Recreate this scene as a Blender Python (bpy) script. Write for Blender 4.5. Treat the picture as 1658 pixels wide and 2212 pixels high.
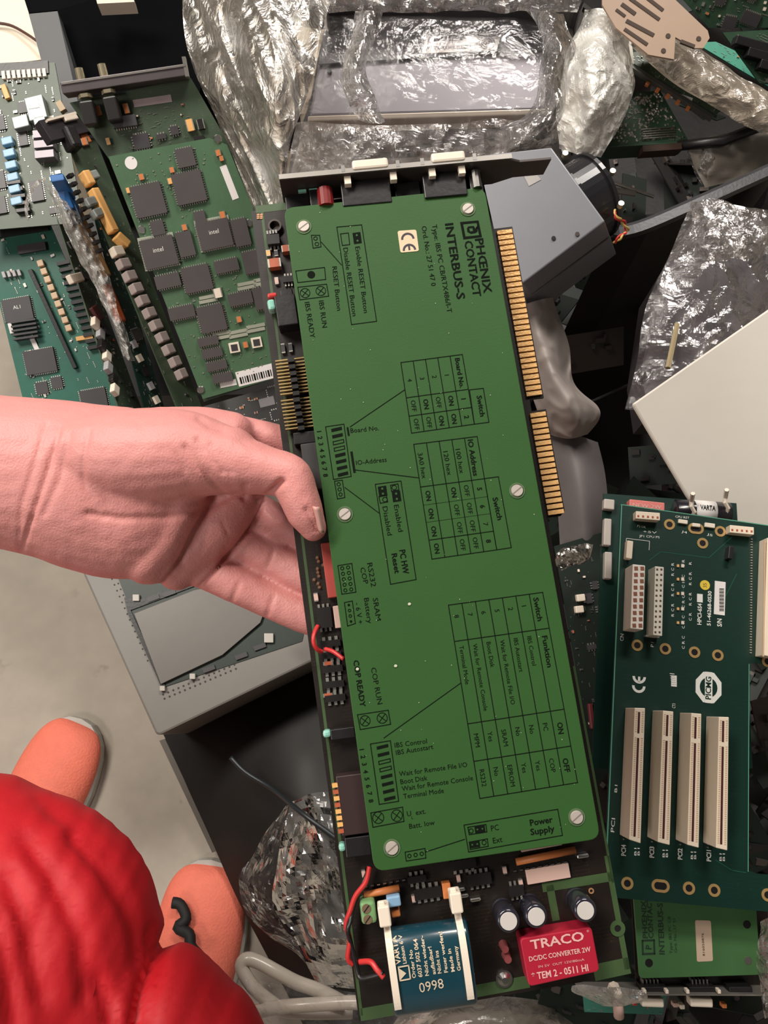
import bpy, bmesh, math, random
import numpy as np
from mathutils import Vector, Matrix, noise
random.seed(7)
for o in list(bpy.data.objects): bpy.data.objects.remove(o)
SC = bpy.context.scene
COL = SC.collection
# ------------------------------------------------------------------ camera, light, exposure
FPX, CX, CY, CAMH, TILT = 1700.0, 829.0, 1106.0, 1.15, math.radians(15)
cd = bpy.data.cameras.new('camera'); cam = bpy.data.objects.new('camera', cd); COL.objects.link(cam)
cam.location = (0, 0, CAMH); cam.rotation_euler = (TILT, 0, 0)
cd.sensor_fit = 'VERTICAL'; cd.sensor_height = 24.0; cd.lens = FPX/2212*24.0; cd.clip_start = .01; cd.clip_end = 50
SC.camera = cam
SC.view_settings.view_transform = 'Standard'; SC.view_settings.look = 'None'
SC.view_settings.gamma = 1; SC.view_settings.use_curve_mapping = False
SC.view_settings.exposure = -0.38
wd = bpy.data.worlds.new('room_light'); SC.world = wd; wd.use_nodes = True
wn = wd.node_tree.nodes; wl = wd.node_tree.links
bg = wn['Background']; bg.inputs[0].default_value = (1.0, .93, .87, 1); bg.inputs[1].default_value = .055
def area(name, loc, tgt, size, power, col):
    l = bpy.data.lights.new(name, 'AREA'); l.shape = 'RECTANGLE'; l.size = size[0]; l.size_y = size[1]
    l.energy = power; l.color = col
    o = bpy.data.objects.new(name, l); COL.objects.link(o); o.location = loc
    o.rotation_euler = (Vector(tgt)-Vector(loc)).to_track_quat('-Z', 'Y').to_euler(); return o
area('ceiling_or_fill_lamp', (-1.05, 1.1, 2.5), (0, .1, .5), (1.2, .3), 68, (1, .93, .84))
area('ceiling_or_fill_lamp', (.55, 1.75, 2.3), (.15, .1, .5), (.9, .3), 44, (1, .94, .88))
area('ceiling_or_fill_lamp', (-1.3, -.7, 2.3), (-.1, 0, .5), (.7, .4), 16, (1, .92, .86))  # added fill that lifts the shaded palm and coat, not a known lamp
# ------------------------------------------------------------------ geometry helpers
CM = Matrix.Translation((0, 0, CAMH)) @ Matrix.Rotation(TILT, 4, 'X')
CL = Vector((0, 0, CAMH))
def ray(u, v): return (CM.to_3x3() @ Vector(((u-CX)/FPX, -(v-CY)/FPX, -1)))
def D(u, v, d): return CL + ray(u, v)*d            # point at camera depth d
def Z(u, v, h):                                     # point on the horizontal plane z = h
    r = ray(u, v); return CL + r*((h-CAMH)/r.z)
def dep(p): return -(CM.inverted() @ Vector(p)).z
class Fr:
    def __init__(s, A, B, C):
        x = (B-A).normalized(); n = x.cross(C-A).normalized()
        if n.dot(CL-A) < 0: n = -n
        y = n.cross(x); s.o = A.copy(); s.n = n
        s.M = Matrix.Translation(A) @ Matrix((x, y, n)).transposed().to_4x4(); s.I = s.M.inverted()
        s.lc = s.I @ CL
    def px(s, u, v, h=0):
        r = s.I.to_3x3() @ ray(u, v); t = (h-s.lc.z)/r.z; return s.lc + r*t
    def sc(s, u, v, h=0): return (s.px(u+.5, v, h)-s.px(u-.5, v, h)).length   # metres per pixel
class MB:
    def __init__(s): s.v = []; s.f = []; s.m = []
    def add(s, vs, fs, mi=0):
        n = len(s.v); s.v += [tuple(p) for p in vs]; s.f += [tuple(i+n for i in q) for q in fs]; s.m += [mi]*len(fs); return s
    def box(s, c, d, a=0, mi=0, M=None):
        ca, sa = math.cos(a), math.sin(a); vs = []
        for z in (-.5, .5):
            for x, y in ((-.5, -.5), (.5, -.5), (.5, .5), (-.5, .5)):
                X, Y = x*d[0], y*d[1]; p = Vector((c[0]+X*ca-Y*sa, c[1]+X*sa+Y*ca, c[2]+z*d[2])); vs.append(M @ p if M else p)
        return s.add(vs, [(3, 2, 1, 0), (4, 5, 6, 7), (0, 1, 5, 4), (1, 2, 6, 5), (2, 3, 7, 6), (3, 0, 4, 7)], mi)
    def prism(s, pts, z0, z1, mi=0):
        n = len(pts); a = sum(pts[i][0]*pts[(i+1) % n][1]-pts[(i+1) % n][0]*pts[i][1] for i in range(n))
        if a < 0: pts = pts[::-1]
        vs = [(p[0], p[1], z0) for p in pts]+[(p[0], p[1], z1) for p in pts]
        return s.add(vs, [tuple(range(n-1, -1, -1)), tuple(range(n, 2*n))]+[(i, (i+1) % n, n+(i+1) % n, n+i) for i in range(n)], mi)
    def cyl(s, c, r, h, n=20, mi=0, r2=None, ax=None):
        r2 = r if r2 is None else r2
        q = Vector(ax).to_track_quat('Z', 'Y').to_matrix() if ax else Matrix.Identity(3); c = Vector(c)
        vs = [c+q @ Vector((R*math.cos(6.28318*i/n), R*math.sin(6.28318*i/n), z)) for R, z in ((r, 0), (r2, h)) for i in range(n)]
        return s.add(vs, [tuple(range(n-1, -1, -1)), tuple(range(n, 2*n))]+[(i, (i+1) % n, n+(i+1) % n, n+i) for i in range(n)], mi)
    def ring(s, c, r0, r1, h, n=24, mi=0, ex=0):     # flat annulus with thickness; ex stretches it into an oval along x
        vs = []
        for R, z in ((r0, 0), (r1, 0), (r1, h), (r0, h)):
            for i in range(n):
                t = 6.28318*i/n; vs.append((c[0]+R*math.cos(t)+(ex if math.cos(t) > 0 else -ex), c[1]+R*math.sin(t), c[2]+z))
        fs = [(k*n+i, k*n+(i+1) % n, ((k+1) % 4)*n+(i+1) % n, ((k+1) % 4)*n+i) for k in range(4) for i in range(n)]
        return s.add(vs, fs, mi)
    def tube(s, pts, r, n=8, mi=0, close=False):
        pts = [Vector(p) for p in pts]; R = r if isinstance(r, (list, tuple)) else [r]*len(pts); m = len(pts); vs = []; up = None
        for i, p in enumerate(pts):
            t = (pts[min(i+1, m-1)]-pts[max(i-1, 0)]).normalized()
            if up is None: up = t.orthogonal().normalized()
            up = (up-t*up.dot(t)).normalized(); w = t.cross(up)
            vs += [p+(up*math.cos(6.28318*k/n)+w*math.sin(6.28318*k/n))*R[i] for k in range(n)]
        fs = [(i*n+k, i*n+(k+1) % n, (i+1)*n+(k+1) % n, (i+1)*n+k) for i in range(m-1) for k in range(n)]
        if not close: fs += [tuple(range(n-1, -1, -1)), tuple(range((m-1)*n, m*n))]
        return s.add(vs, fs, mi)
    def line(s, p, q, w, h, mi=0):                    # flat printed line in a board's plane
        p = Vector(p[:2]); q = Vector(q[:2]); d = (q-p).normalized()*w*.5; e = Vector((-d.y, d.x)); p = p-d; q = q+d
        return s.add([(p.x+e.x, p.y+e.y, h), (p.x-e.x, p.y-e.y, h), (q.x-e.x, q.y-e.y, h), (q.x+e.x, q.y+e.y, h)], [(0, 1, 2, 3)], mi)
    def poly(s, pts, h, mi=0):
        n = len(pts); a = sum(pts[i][0]*pts[(i+1) % n][1]-pts[(i+1) % n][0]*pts[i][1] for i in range(n))
        if a < 0: pts = pts[::-1]
        return s.add([(p[0], p[1], h) for p in pts], [tuple(range(n))], mi)
    def build(s, name, mats, parent=None, smooth=False, bevel=0, label=None, loc=True):
        me = bpy.data.meshes.new(name); vs = s.v; off = Vector((0, 0, 0))
        if parent is None and loc and vs:
            a = np.array(vs); off = Vector(((a[:, 0].min()+a[:, 0].max())/2, (a[:, 1].min()+a[:, 1].max())/2, a[:, 2].min()))
            vs = [tuple(r) for r in (a-np.array(off))]
        me.from_pydata(vs, [], s.f); me.update()
        for m in (mats if isinstance(mats, (list, tuple)) else [mats]): me.materials.append(m)
        me.polygons.foreach_set('material_index', s.m)
        if smooth: me.polygons.foreach_set('use_smooth', [True]*len(me.polygons))
        o = bpy.data.objects.new(name, me); COL.objects.link(o); o.location = off
        if parent: o.parent = parent
        if bevel:
            b = o.modifiers.new('bevel', 'BEVEL'); b.width = bevel; b.segments = 2; b.limit_method = 'ANGLE'
        if label: o['label'] = label
        return o
_tc = {}
def glyphs(txt, bold):
    k = (txt, bold)
    if k not in _tc:
        c = bpy.data.curves.new('t', 'FONT'); c.body = txt; c.resolution_u = 2; c.offset = .022 if bold else 0
        o = bpy.data.objects.new('t', c); COL.objects.link(o); bpy.context.view_layer.update()
        me = bpy.data.meshes.new_from_object(o.evaluated_get(bpy.context.evaluated_depsgraph_get()))
        _tc[k] = ([tuple(v.co) for v in me.vertices], [tuple(p.vertices) for p in me.polygons])
        bpy.data.objects.remove(o); bpy.data.curves.remove(c); bpy.data.meshes.remove(me)
    return _tc[k]
def put_text(mb, txt, P, d, hgt, z, L=None, center=False, bold=False, mi=0):
    vs, fs = glyphs(txt, bold)
    if not vs: return
    x0 = min(v[0] for v in vs); x1 = max(v[0] for v in vs); sy = hgt/.72; sx = (L/(x1-x0)) if L else sy
    d = Vector(d[:2]).normalized(); e = Vector((-d.y, d.x)); P = Vector(P[:2])
    if center: P = P-d*(x1-x0)*sx*.5-e*hgt*.5
    mb.add([(P.x+d.x*(v[0]-x0)*sx+e.x*v[1]*sy, P.y+d.y*(v[0]-x0)*sx+e.y*v[1]*sy, z) for v in vs], fs, mi)
def T(mb, F, txt, p0, p1, hp, z, bold=False, mi=0):
    a = F.px(*p0, z); b = F.px(*p1, z); put_text(mb, txt, a, b-a, hp*F.sc(*p0, z), z, (b-a).length, False, bold, mi)
def TC(mb, F, txt, c, dr, hp, z, bold=False, mi=0):
    a = F.px(*c, z); b = F.px(c[0]+dr[0], c[1]+dr[1], z); put_text(mb, txt, a, b-a, hp*F.sc(*c, z), z, None, True, bold, mi)
# ------------------------------------------------------------------ materials
def lin(c): return tuple(((x/255)/12.92 if x/255 <= .04045 else ((x/255+.055)/1.055)**2.4) for x in c)
def rgb(*c): return lin(c)+(1,)
def nd(m, t, **k):
    n = m.node_tree.nodes.new(t)
    for a, b in k.items(): setattr(n, a, b)
    return n
_mc = {}
def mat(name, c, rough=.5, metal=0, var=.12, scale=60, bump=0, bscale=300, coat=0, sss=0, emit=None):
    if name in _mc: return _mc[name]
    m = bpy.data.materials.new(name); m.use_nodes = True; L = m.node_tree.links; b = m.node_tree.nodes['Principled BSDF']
    tc = nd(m, 'ShaderNodeTexCoord'); nz = nd(m, 'ShaderNodeTexNoise'); nz.inputs['Scale'].default_value = scale; nz.inputs['Detail'].default_value = 4
    L.new(tc.outputs['Object'], nz.inputs['Vector'])
    mx = nd(m, 'ShaderNodeMix', data_type='RGBA'); c = tuple(c[:3])
    mx.inputs[6].default_value = tuple(max(0, x*(1-var)) for x in c)+(1,); mx.inputs[7].default_value = tuple(min(1, x*(1+var)) for x in c)+(1,)
    L.new(nz.outputs['Fac'], mx.inputs[0]); L.new(mx.outputs[2], b.inputs['Base Color'])
    b.inputs['Roughness'].default_value = rough; b.inputs['Metallic'].default_value = metal
    if coat: b.inputs['Coat Weight'].default_value = coat; b.inputs['Coat Roughness'].default_value = .15
    if sss: b.inputs['Subsurface Weight'].default_value = sss; b.inputs['Subsurface Radius'].default_value = (.008, .003, .002); b.inputs['Subsurface Scale'].default_value = .6
    if bump:
        n2 = nd(m, 'ShaderNodeTexNoise'); n2.inputs['Scale'].default_value = bscale; L.new(tc.outputs['Object'], n2.inputs['Vector'])
        bp = nd(m, 'ShaderNodeBump'); bp.inputs['Strength'].default_value = bump; bp.inputs['Distance'].default_value = .001
        L.new(n2.outputs['Fac'], bp.inputs['Height']); L.new(bp.outputs[0], b.inputs['Normal'])
    _mc[name] = m; return m
def pcb_mat(name, c, trace, amount=.35, scale=260, rough=.42):
    m = mat(name, c, rough, 0, .15, 50); L = m.node_tree.links; b = m.node_tree.nodes['Principled BSDF']
    tc = nd(m, 'ShaderNodeTexCoord'); src = b.inputs['Base Color'].links[0].from_socket
    br = nd(m, 'ShaderNodeTexBrick'); br.inputs['Scale'].default_value = scale; br.inputs['Mortar Size'].default_value = .018; br.inputs['Brick Width'].default_value = 3.1; br.inputs['Row Height'].default_value = .42
    br.inputs['Color1'].default_value = (0, 0, 0, 1); br.inputs['Color2'].default_value = (0, 0, 0, 1); br.inputs['Mortar'].default_value = (1, 1, 1, 1)
    vo = nd(m, 'ShaderNodeTexVoronoi'); vo.inputs['Scale'].default_value = scale*1.1
    L.new(tc.outputs['Object'], br.inputs['Vector']); L.new(tc.outputs['Object'], vo.inputs['Vector'])
    lt = nd(m, 'ShaderNodeMath', operation='LESS_THAN'); lt.inputs[1].default_value = .13; L.new(vo.outputs['Distance'], lt.inputs[0])
    mxx = nd(m, 'ShaderNodeMath', operation='MAXIMUM'); L.new(br.outputs['Color'], mxx.inputs[0]); L.new(lt.outputs[0], mxx.inputs[1])
    nz = nd(m, 'ShaderNodeTexNoise'); nz.inputs['Scale'].default_value = 45; L.new(tc.outputs['Object'], nz.inputs['Vector'])
    gt = nd(m, 'ShaderNodeMath', operation='GREATER_THAN'); gt.inputs[1].default_value = .5; L.new(nz.outputs['Fac'], gt.inputs[0])
    mu = nd(m, 'ShaderNodeMath', operation='MULTIPLY'); L.new(mxx.outputs[0], mu.inputs[0]); L.new(gt.outputs[0], mu.inputs[1])
    m2 = nd(m, 'ShaderNodeMath', operation='MULTIPLY'); L.new(mu.outputs[0], m2.inputs[0]); m2.inputs[1].default_value = amount
    mx = nd(m, 'ShaderNodeMix', data_type='RGBA'); L.new(m2.outputs[0], mx.inputs[0]); L.new(src, mx.inputs[6]); mx.inputs[7].default_value = tuple(trace[:3])+(1,)
    L.new(mx.outputs[2], b.inputs['Base Color']); return m
def film_mat(name, c=(1, 1, 1), haze=.22, rough=.16, scale=25, bump=.6, bscale=70, gloss=.5):
    m = bpy.data.materials.new(name); m.use_nodes = True; L = m.node_tree.links; N = m.node_tree.nodes; b = N['Principled BSDF']; out = N['Material Output']
    b.inputs['Base Color'].default_value = tuple(c)+(1,); b.inputs['Roughness'].default_value = rough; b.inputs['Specular IOR Level'].default_value = .9
    tr = nd(m, 'ShaderNodeBsdfTransparent'); tr.inputs[0].default_value = (.97, .96, .95, 1)
    gl = nd(m, 'ShaderNodeBsdfGlossy'); gl.inputs['Roughness'].default_value = rough
    fr = nd(m, 'ShaderNodeFresnel'); fr.inputs[0].default_value = 1.6
    tc = nd(m, 'ShaderNodeTexCoord'); n1 = nd(m, 'ShaderNodeTexNoise'); n1.inputs['Scale'].default_value = scale; n1.inputs['Detail'].default_value = 5; n1.inputs['Distortion'].default_value = 1.2
    n2 = nd(m, 'ShaderNodeTexNoise'); n2.inputs['Scale'].default_value = bscale; n2.inputs['Detail'].default_value = 6; n2.inputs['Distortion'].default_value = 2.2
    for n in (n1, n2): L.new(tc.outputs['Object'], n.inputs['Vector'])
    bp = nd(m, 'ShaderNodeBump'); bp.inputs['Strength'].default_value = bump; bp.inputs['Distance'].default_value = .006; L.new(n2.outputs['Fac'], bp.inputs['Height'])
    for n in (b, gl, fr): L.new(bp.outputs[0], n.inputs['Normal'])
    mr = nd(m, 'ShaderNodeMapRange'); mr.inputs[1].default_value = .35; mr.inputs[2].default_value = .75; mr.inputs[3].default_value = haze*.4; mr.inputs[4].default_value = min(1, haze*1.9); L.new(n1.outputs['Fac'], mr.inputs[0])
    a = nd(m, 'ShaderNodeMixShader'); L.new(mr.outputs[0], a.inputs[0]); L.new(tr.outputs[0], a.inputs[1]); L.new(b.outputs[0], a.inputs[2])
    a2 = nd(m, 'ShaderNodeMixShader'); f2 = nd(m, 'ShaderNodeMath', operation='MULTIPLY'); f2.inputs[1].default_value = gloss; L.new(fr.outputs[0], f2.inputs[0])
    L.new(f2.outputs[0], a2.inputs[0]); L.new(a.outputs[0], a2.inputs[1]); L.new(gl.outputs[0], a2.inputs[2]); L.new(a2.outputs[0], out.inputs[0]); return m
BLACK = mat('black_plastic', (.012, .011, .012), .38, bump=.1)
CHIP = mat('chip_resin', (.045, .042, .045), .42, var=.2)
CHIPD = mat('dark_chip_resin', (.012, .010, .010), .4, var=.2)
METAL = mat('tinned_metal', (.62, .6, .57), .28, 1)
LEAD = mat('solder_leads', (.55, .53, .48), .35, .8)
STEEL = mat('brushed_steel', (.5, .47, .43), .32, .9)
DSTEEL = mat('dull_zinc_bracket', (.085, .07, .065), .45, .6)
GOLD = mat('gold_contacts', (.80, .47, .19), .38, .35, bump=.2, bscale=900)
DGOLD = mat('pin_header_gold', (.42, .30, .13), .4, .6)
CREAM = mat('cream_plastic', (.80, .70, .58), .42, var=.04)
WHITE = mat('white_sticker', (.78, .74, .72), .55, var=.05)
PINKW = mat('aged_pink_sticker', (.62, .42, .36), .55, var=.06)
TANT = mat('orange_capacitor_resin', (.62, .20, .06), .45, var=.15)
BRICK = mat('brick_red_capacitor', (.42, .10, .045), .45, var=.15)
AMBER = mat('amber_capacitor', (.78, .42, .14), .45, var=.15)
RED = mat('red_insulation', (.55, .03, .03), .4)
BLUE = mat('blue_plastic', (.03, .15, .42), .4)
LBLUE = mat('pale_blue_plastic', (.25, .42, .60), .45)
TEAL = mat('teal_led_resin', (.25, .55, .45), .25)
GREY = mat('grey_painted_metal', (.40, .39, .40), .45, .1, var=.05)
SILK = mat('white_screen_print', (.75, .75, .70), .6, var=.03)
INK = mat('black_print_ink', (.004, .007, .004), .8, var=.03); INK.node_tree.nodes['Principled BSDF'].inputs['Specular IOR Level'].default_value = .1
PCBG = pcb_mat('green_solder_mask', (.065, .135, .07), (.17, .25, .16))
PCBO = pcb_mat('olive_solder_mask', (.045, .072, .042), (.18, .20, .13))
PCBT = pcb_mat('teal_solder_mask', (.010, .115, .078), (.04, .22, .16))
PCBD = pcb_mat('deep_green_solder_mask', (.003, .026, .018), (.006, .05, .034), .35, 160)
PCBK = pcb_mat('brown_black_solder_mask', (.012, .008, .006), (.05, .028, .014), .5, 300)  # even brown-black mask colour with faint traces
# ------------------------------------------------------------------ object helpers
def tag(o, label, cat, group=None, kind=None):
    if label: o['label'] = label
    if cat: o['category'] = cat
    if group: o['group'] = group
    if kind: o['kind'] = kind
    return o
def thing(name, label, cat, F=None, group=None, loc=None):
    o = bpy.data.objects.new(name, None); COL.objects.link(o); o.empty_display_size = .02
    if F: o.matrix_world = F.M
    elif loc: o.location = loc
    return tag(o, label, cat, group)
def struct(name, mb, m, **k):
    o = mb.build(name, m, **k); o['kind'] = 'structure'; return o
def cbox(mb, F, p0, p1, w, h0, h1, mi=0):             # box whose TOP face has centreline p0-p1 (pixels) and width w (pixels)
    a = F.px(*p0, h1); b = F.px(*p1, h1); d = b-a; c = (a+b)/2; W = w*F.sc(*p0, h1)
    mb.box((c.x, c.y, (h0+h1)/2), (max(d.length, 1e-4), W, h1-h0), math.atan2(d.y, d.x), mi); return c, d, W
def block(name, F, par, p0, p1, w, h0, h1, m, bevel=0, label=None):
    mb = MB(); cbox(mb, F, p0, p1, w, h0, h1); return mb.build(name, m, par, bevel=bevel, label=label)
def chip(F, par, c, w, h, ang, hh=.0025, m=None, quad=True, text=None, name='chip', h0=0, leads=True):
    """c centre px, w x h px, ang image angle in degrees (clockwise positive downwards)"""
    a = math.radians(ang); dx, dy = math.cos(a), math.sin(a)
    p0 = (c[0]-dx*w/2, c[1]-dy*w/2); p1 = (c[0]+dx*w/2, c[1]+dy*w/2); mb = MB()
    cc, d, W = cbox(mb, F, p0, p1, h, h0+.0004, h0+hh); L = d.length; t = math.atan2(d.y, d.x)
    R = Matrix.Translation((cc.x, cc.y, 0)) @ Matrix.Rotation(t, 4, 'Z')
    if leads:
        n = max(3, int(L/.0022)); n2 = max(3, int(W/.0022))
        for i in range(n):
            x = (i+.5)/n*L*.92-L*.46
            for s in (-1, 1): mb.box((x, s*(W/2+.0007), h0+.0007), (L/n*.45, .0016, .0006), 0, 1, R)
        if quad:
            for i in range(n2):
                y = (i+.5)/n2*W*.92-W*.46
                for s in (-1, 1): mb.box((s*(L/2+.0007), y, h0+.0007), (.0016, W/n2*.45, .0006), 0, 1, R)
    if text:
        for k, tx in enumerate(text.split('|')):
            put_text(mb, tx, (cc.x, cc.y+(.0-k)*W*.28+W*.1), Vector((math.cos(t), math.sin(t))), W*.16, h0+hh+.00015, None, True, False, 2)
    return mb.build(name, [m or CHIP, LEAD, SILK], par)
def smd(F, par, c, w, h, ang, m, name='capacitor', hh=.0015, h0=0):
    a = math.radians(ang); dx, dy = math.cos(a)*w/2, math.sin(a)*w/2; mb = MB()
    cc, d, W = cbox(mb, F, (c[0]-dx*.7, c[1]-dy*.7), (c[0]+dx*.7, c[1]+dy*.7), h, h0, h0+hh)
    t = math.atan2(d.y, d.x); R = Matrix.Translation((cc.x, cc.y, 0)) @ Matrix.Rotation(t, 4, 'Z')
    for s in (-1, 1): mb.box((s*d.length*.57, 0, h0+hh*.48), (d.length*.2, W*.98, hh*.96), 0, 1, R)
    return mb.build(name, [m, LEAD], par)
def board(name, label, cat, quad, m, th=.0016, group=None, pts=None, F=None):
    """quad: 3+ (u, v, h) pixel corners with world heights; returns root empty, frame"""
    P = [Z(*q) for q in quad]; F = F or Fr(P[0], P[1], P[2]); r = thing(name, label, cat, F, group)
    q2 = [F.px(q[0], q[1], 0) for q in (pts or quad)]
    mb = MB(); mb.prism([(p.x, p.y) for p in q2], -th, 0); mb.build('circuit_board_laminate', m, r); return r, F
def inquad(q, s, t): return tuple((q[0][k]*(1-s)+q[1][k]*s)*(1-t)+(q[3][k]*(1-s)+q[2][k]*s)*t for k in (0, 1))
def scatter(F, par, q, seed, nchip=5, nsmd=14, sz=30, ang=0, sm=None, h0=0):
    """seeded population of one board: chips, capacitors as parts; tiny solder as one stuff part"""
    R = random.Random(seed); used = []
    def free(x, y, r):
        if any((x-a)**2+(y-b)**2 < (r+c)**2 for a, b, c in used): return False
        used.append((x, y, r)); return True
    for i in range(nchip*6):
        if nchip <= 0: break
        c = inquad(q, R.uniform(.12, .88), R.uniform(.08, .92)); w = sz*R.uniform(.55, 1.15); h = w*R.choice((1, .5, .6))
        if free(c[0], c[1], w*.55): chip(F, par, c, w, h, ang+R.choice((0, 90)), quad=abs(w-h) < 1, h0=h0); nchip -= 1
    for i in range(nsmd*4):
        if nsmd <= 0: break
        c = inquad(q, R.uniform(.06, .94), R.uniform(.04, .96)); w = sz*R.uniform(.18, .34)
        if free(c[0], c[1], w*.6): smd(F, par, c, w, w*.55, ang+R.choice((0, 90)), R.choice(sm or (TANT, BRICK, CREAM, CHIPD, CHIP)), R.choice(('capacitor', 'resistor')), h0=h0); nsmd -= 1
    mb = MB()
    for i in range(70):
        c = inquad(q, R.uniform(.04, .96), R.uniform(.04, .96))
        for k in range(R.choice((1, 2, 5))):
            cc = F.px(c[0]+k*sz*.09*math.cos(math.radians(ang)), c[1]+k*sz*.09*math.sin(math.radians(ang)), h0); s = sz*.05*F.sc(*c)
            mb.box((cc.x, cc.y, h0+.0003), (s, s, .0006))
    o = mb.build('solder_pads', LEAD, par); o['kind'] = 'stuff'
def patch(rows, nx, ny, amp, seed=0, fr=30, ridged=True, off=0, H=False, along=None):
    """sheet through a net of (u, v, depth) control points (or height when H), crumpled"""
    R = len(rows); C = len(rows[0]); G = [[(Z(*p) if H else D(*p)) for p in r] for r in rows]; vs = []
    def cr(p, t):
        n = len(p)-1; x = t*n; i = min(int(x), n-1); f = x-i; a = p[max(i-1, 0)]; b = p[i]; c = p[i+1]; d = p[min(i+2, n)]
        return .5*((2*b)+(c-a)*f+(2*a-5*b+4*c-d)*f*f+(3*b-a-3*c+d)*f**3)
    for j in range(ny+1):
        row = [cr([G[r][c] for r in range(R)], j/ny) for c in range(C)]
        for i in range(nx+1): vs.append(cr(row, i/nx))
    out = []
    for p in vs:
        q = p*fr+Vector((seed*3.7, seed, 0))
        if along: q = q-along*(p.dot(along)*fr*.82)
        n = noise.noise_vector(q)
        a = 1-2*abs(noise.noise(q+n*.8)) if ridged else noise.noise(q)
        b = 1-2*abs(noise.noise(q*2.7+n)) if ridged else noise.noise(q*2.3)
        out.append(p+((CL-p).normalized())*(a*amp+b*amp*.45)+n*amp*.7)
    fs = [(j*(nx+1)+i, j*(nx+1)+i+1, (j+1)*(nx+1)+i+1, (j+1)*(nx+1)+i) for j in range(ny) for i in range(nx)]
    return MB().add(out, fs)
def loft(mb, nodes, n=18, mi=0, cap=True):
    """nodes: (u, v, depth, radius px across, depth radius m): elliptical sections"""
    P = [D(a, b, c) for a, b, c, _, _ in nodes]; m = len(P); vs = []
    for i, p in enumerate(P):
        t = (P[min(i+1, m-1)]-P[max(i-1, 0)]).normalized(); vw = (CL-p).normalized(); s = t.cross(vw).normalized(); w = s.cross(t).normalized()
        r = nodes[i][3]*nodes[i][2]/FPX; rd = nodes[i][4]
        vs += [p+s*r*math.cos(6.28318*k/n)+w*rd*math.sin(6.28318*k/n) for k in range(n)]
    fs = [(i*n+k, i*n+(k+1) % n, (i+1)*n+(k+1) % n, (i+1)*n+k) for i in range(m-1) for k in range(n)]
    if cap: fs += [tuple(range(n-1, -1, -1)), tuple(range((m-1)*n, m*n))]
    mb.add(vs, fs, mi); return mb
def densify(nodes, k=5):
    out = []; n = len(nodes)-1
    for i in range(n):
        a = nodes[max(i-1, 0)]; b = nodes[i]; c = nodes[i+1]; d = nodes[min(i+2, n)]
        for j in range(k):
            f = j/k; out.append(tuple(.5*((2*b[q])+(c[q]-a[q])*f+(2*a[q]-5*b[q]+4*c[q]-d[q])*f*f+(3*b[q]-a[q]-3*c[q]+d[q])*f**3) for q in range(len(b))))
    out.append(nodes[-1]); return out
def rounded(nodes):
    """dome both ends of a loft"""
    def dome(e, nx):
        r = e[3]; o = []
        dx, dy = e[0]-nx[0], e[1]-nx[1]; L = math.hypot(dx, dy) or 1; dd = (e[2]-nx[2])/L
        for a in (85, 65, 45, 22):
            s = math.sin(math.radians(a)); c = math.cos(math.radians(a)); o.append((e[0]+dx/L*r*s, e[1]+dy/L*r*s, e[2]+dd*r*s*.5, r*c, e[4]*c))
        return o
    return dome(nodes[0], nodes[1])+nodes+dome(nodes[-1], nodes[-2])[::-1]
def unify(mb, voxel, smooth, it=2):
    """merge overlapping closed shapes into one skin; returns (verts array, faces, normals)"""
    me = bpy.data.meshes.new('u'); me.from_pydata(mb.v, [], mb.f); o = bpy.data.objects.new('u', me); COL.objects.link(o)
    m = o.modifiers.new('r', 'REMESH'); m.mode = 'VOXEL'; m.voxel_size = voxel
    s = o.modifiers.new('s', 'SMOOTH'); s.factor = .5; s.iterations = smooth
    bpy.context.view_layer.update(); dg = bpy.context.evaluated_depsgraph_get(); r = bpy.data.meshes.new_from_object(o.evaluated_get(dg))
    V = [v.co.copy() for v in r.vertices]; Nn = [v.normal.copy() for v in r.vertices]; Fc = [tuple(p.vertices) for p in r.polygons]
    bpy.data.objects.remove(o); bpy.data.meshes.remove(me); bpy.data.meshes.remove(r); return V, Fc, Nn
def topx(p):
    q = CM.inverted() @ Vector(p); return (CX-q.x/q.z*FPX, CY+q.y/q.z*FPX)
def segd(p, a, b):
    ax, ay = a; bx, by = b; dx, dy = bx-ax, by-ay; t = max(0, min(1, ((p[0]-ax)*dx+(p[1]-ay)*dy)/(dx*dx+dy*dy+1e-9)))
    return math.hypot(p[0]-ax-dx*t, p[1]-ay-dy*t), t
def rpoly(F, c, r, h, seg=5):
    P = [F.px(u, v, h) for u, v in c]; out = []
    for i in range(len(P)):
        p = P[i]; a = (P[i-1]-p).normalized(); b = (P[(i+1) % len(P)]-p).normalized()
        for k in range(seg+1):
            t = k/seg; out.append(((p+a*r*(1-t)**2+b*r*t**2).x, (p+a*r*(1-t)**2+b*r*t**2).y))
    return out
def ce(m, F, c1, c2, R, wd, z, dr, mi=1):
    """two thick arcs; dr is the reading direction in pixels"""
    a = F.px(*c1, z); b = F.px(c1[0]+dr[0], c1[1]+dr[1], z); th = math.atan2((b-a).y, (b-a).x); k = F.sc(*c1, z)
    for c, e in ((c1, 0), (c2, 1)):
        p = F.px(*c, z); n = 14; vs = []
        for i in range(n+1):
            t = th+math.radians(88+184*i/n)
            for r in (R*k, (R-wd)*k): vs.append((p.x+r*math.cos(t), p.y+r*math.sin(t), z))
        m.add(vs, [(2*i, 2*i+1, 2*i+3, 2*i+2) for i in range(n)], mi)
        if e: m.line((p.x+math.cos(th+math.pi)*(R-wd)*k, p.y+math.sin(th+math.pi)*(R-wd)*k), (p.x-math.cos(th)*R*.15*k, p.y-math.sin(th)*R*.15*k), wd*k*.9, z, mi)
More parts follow.
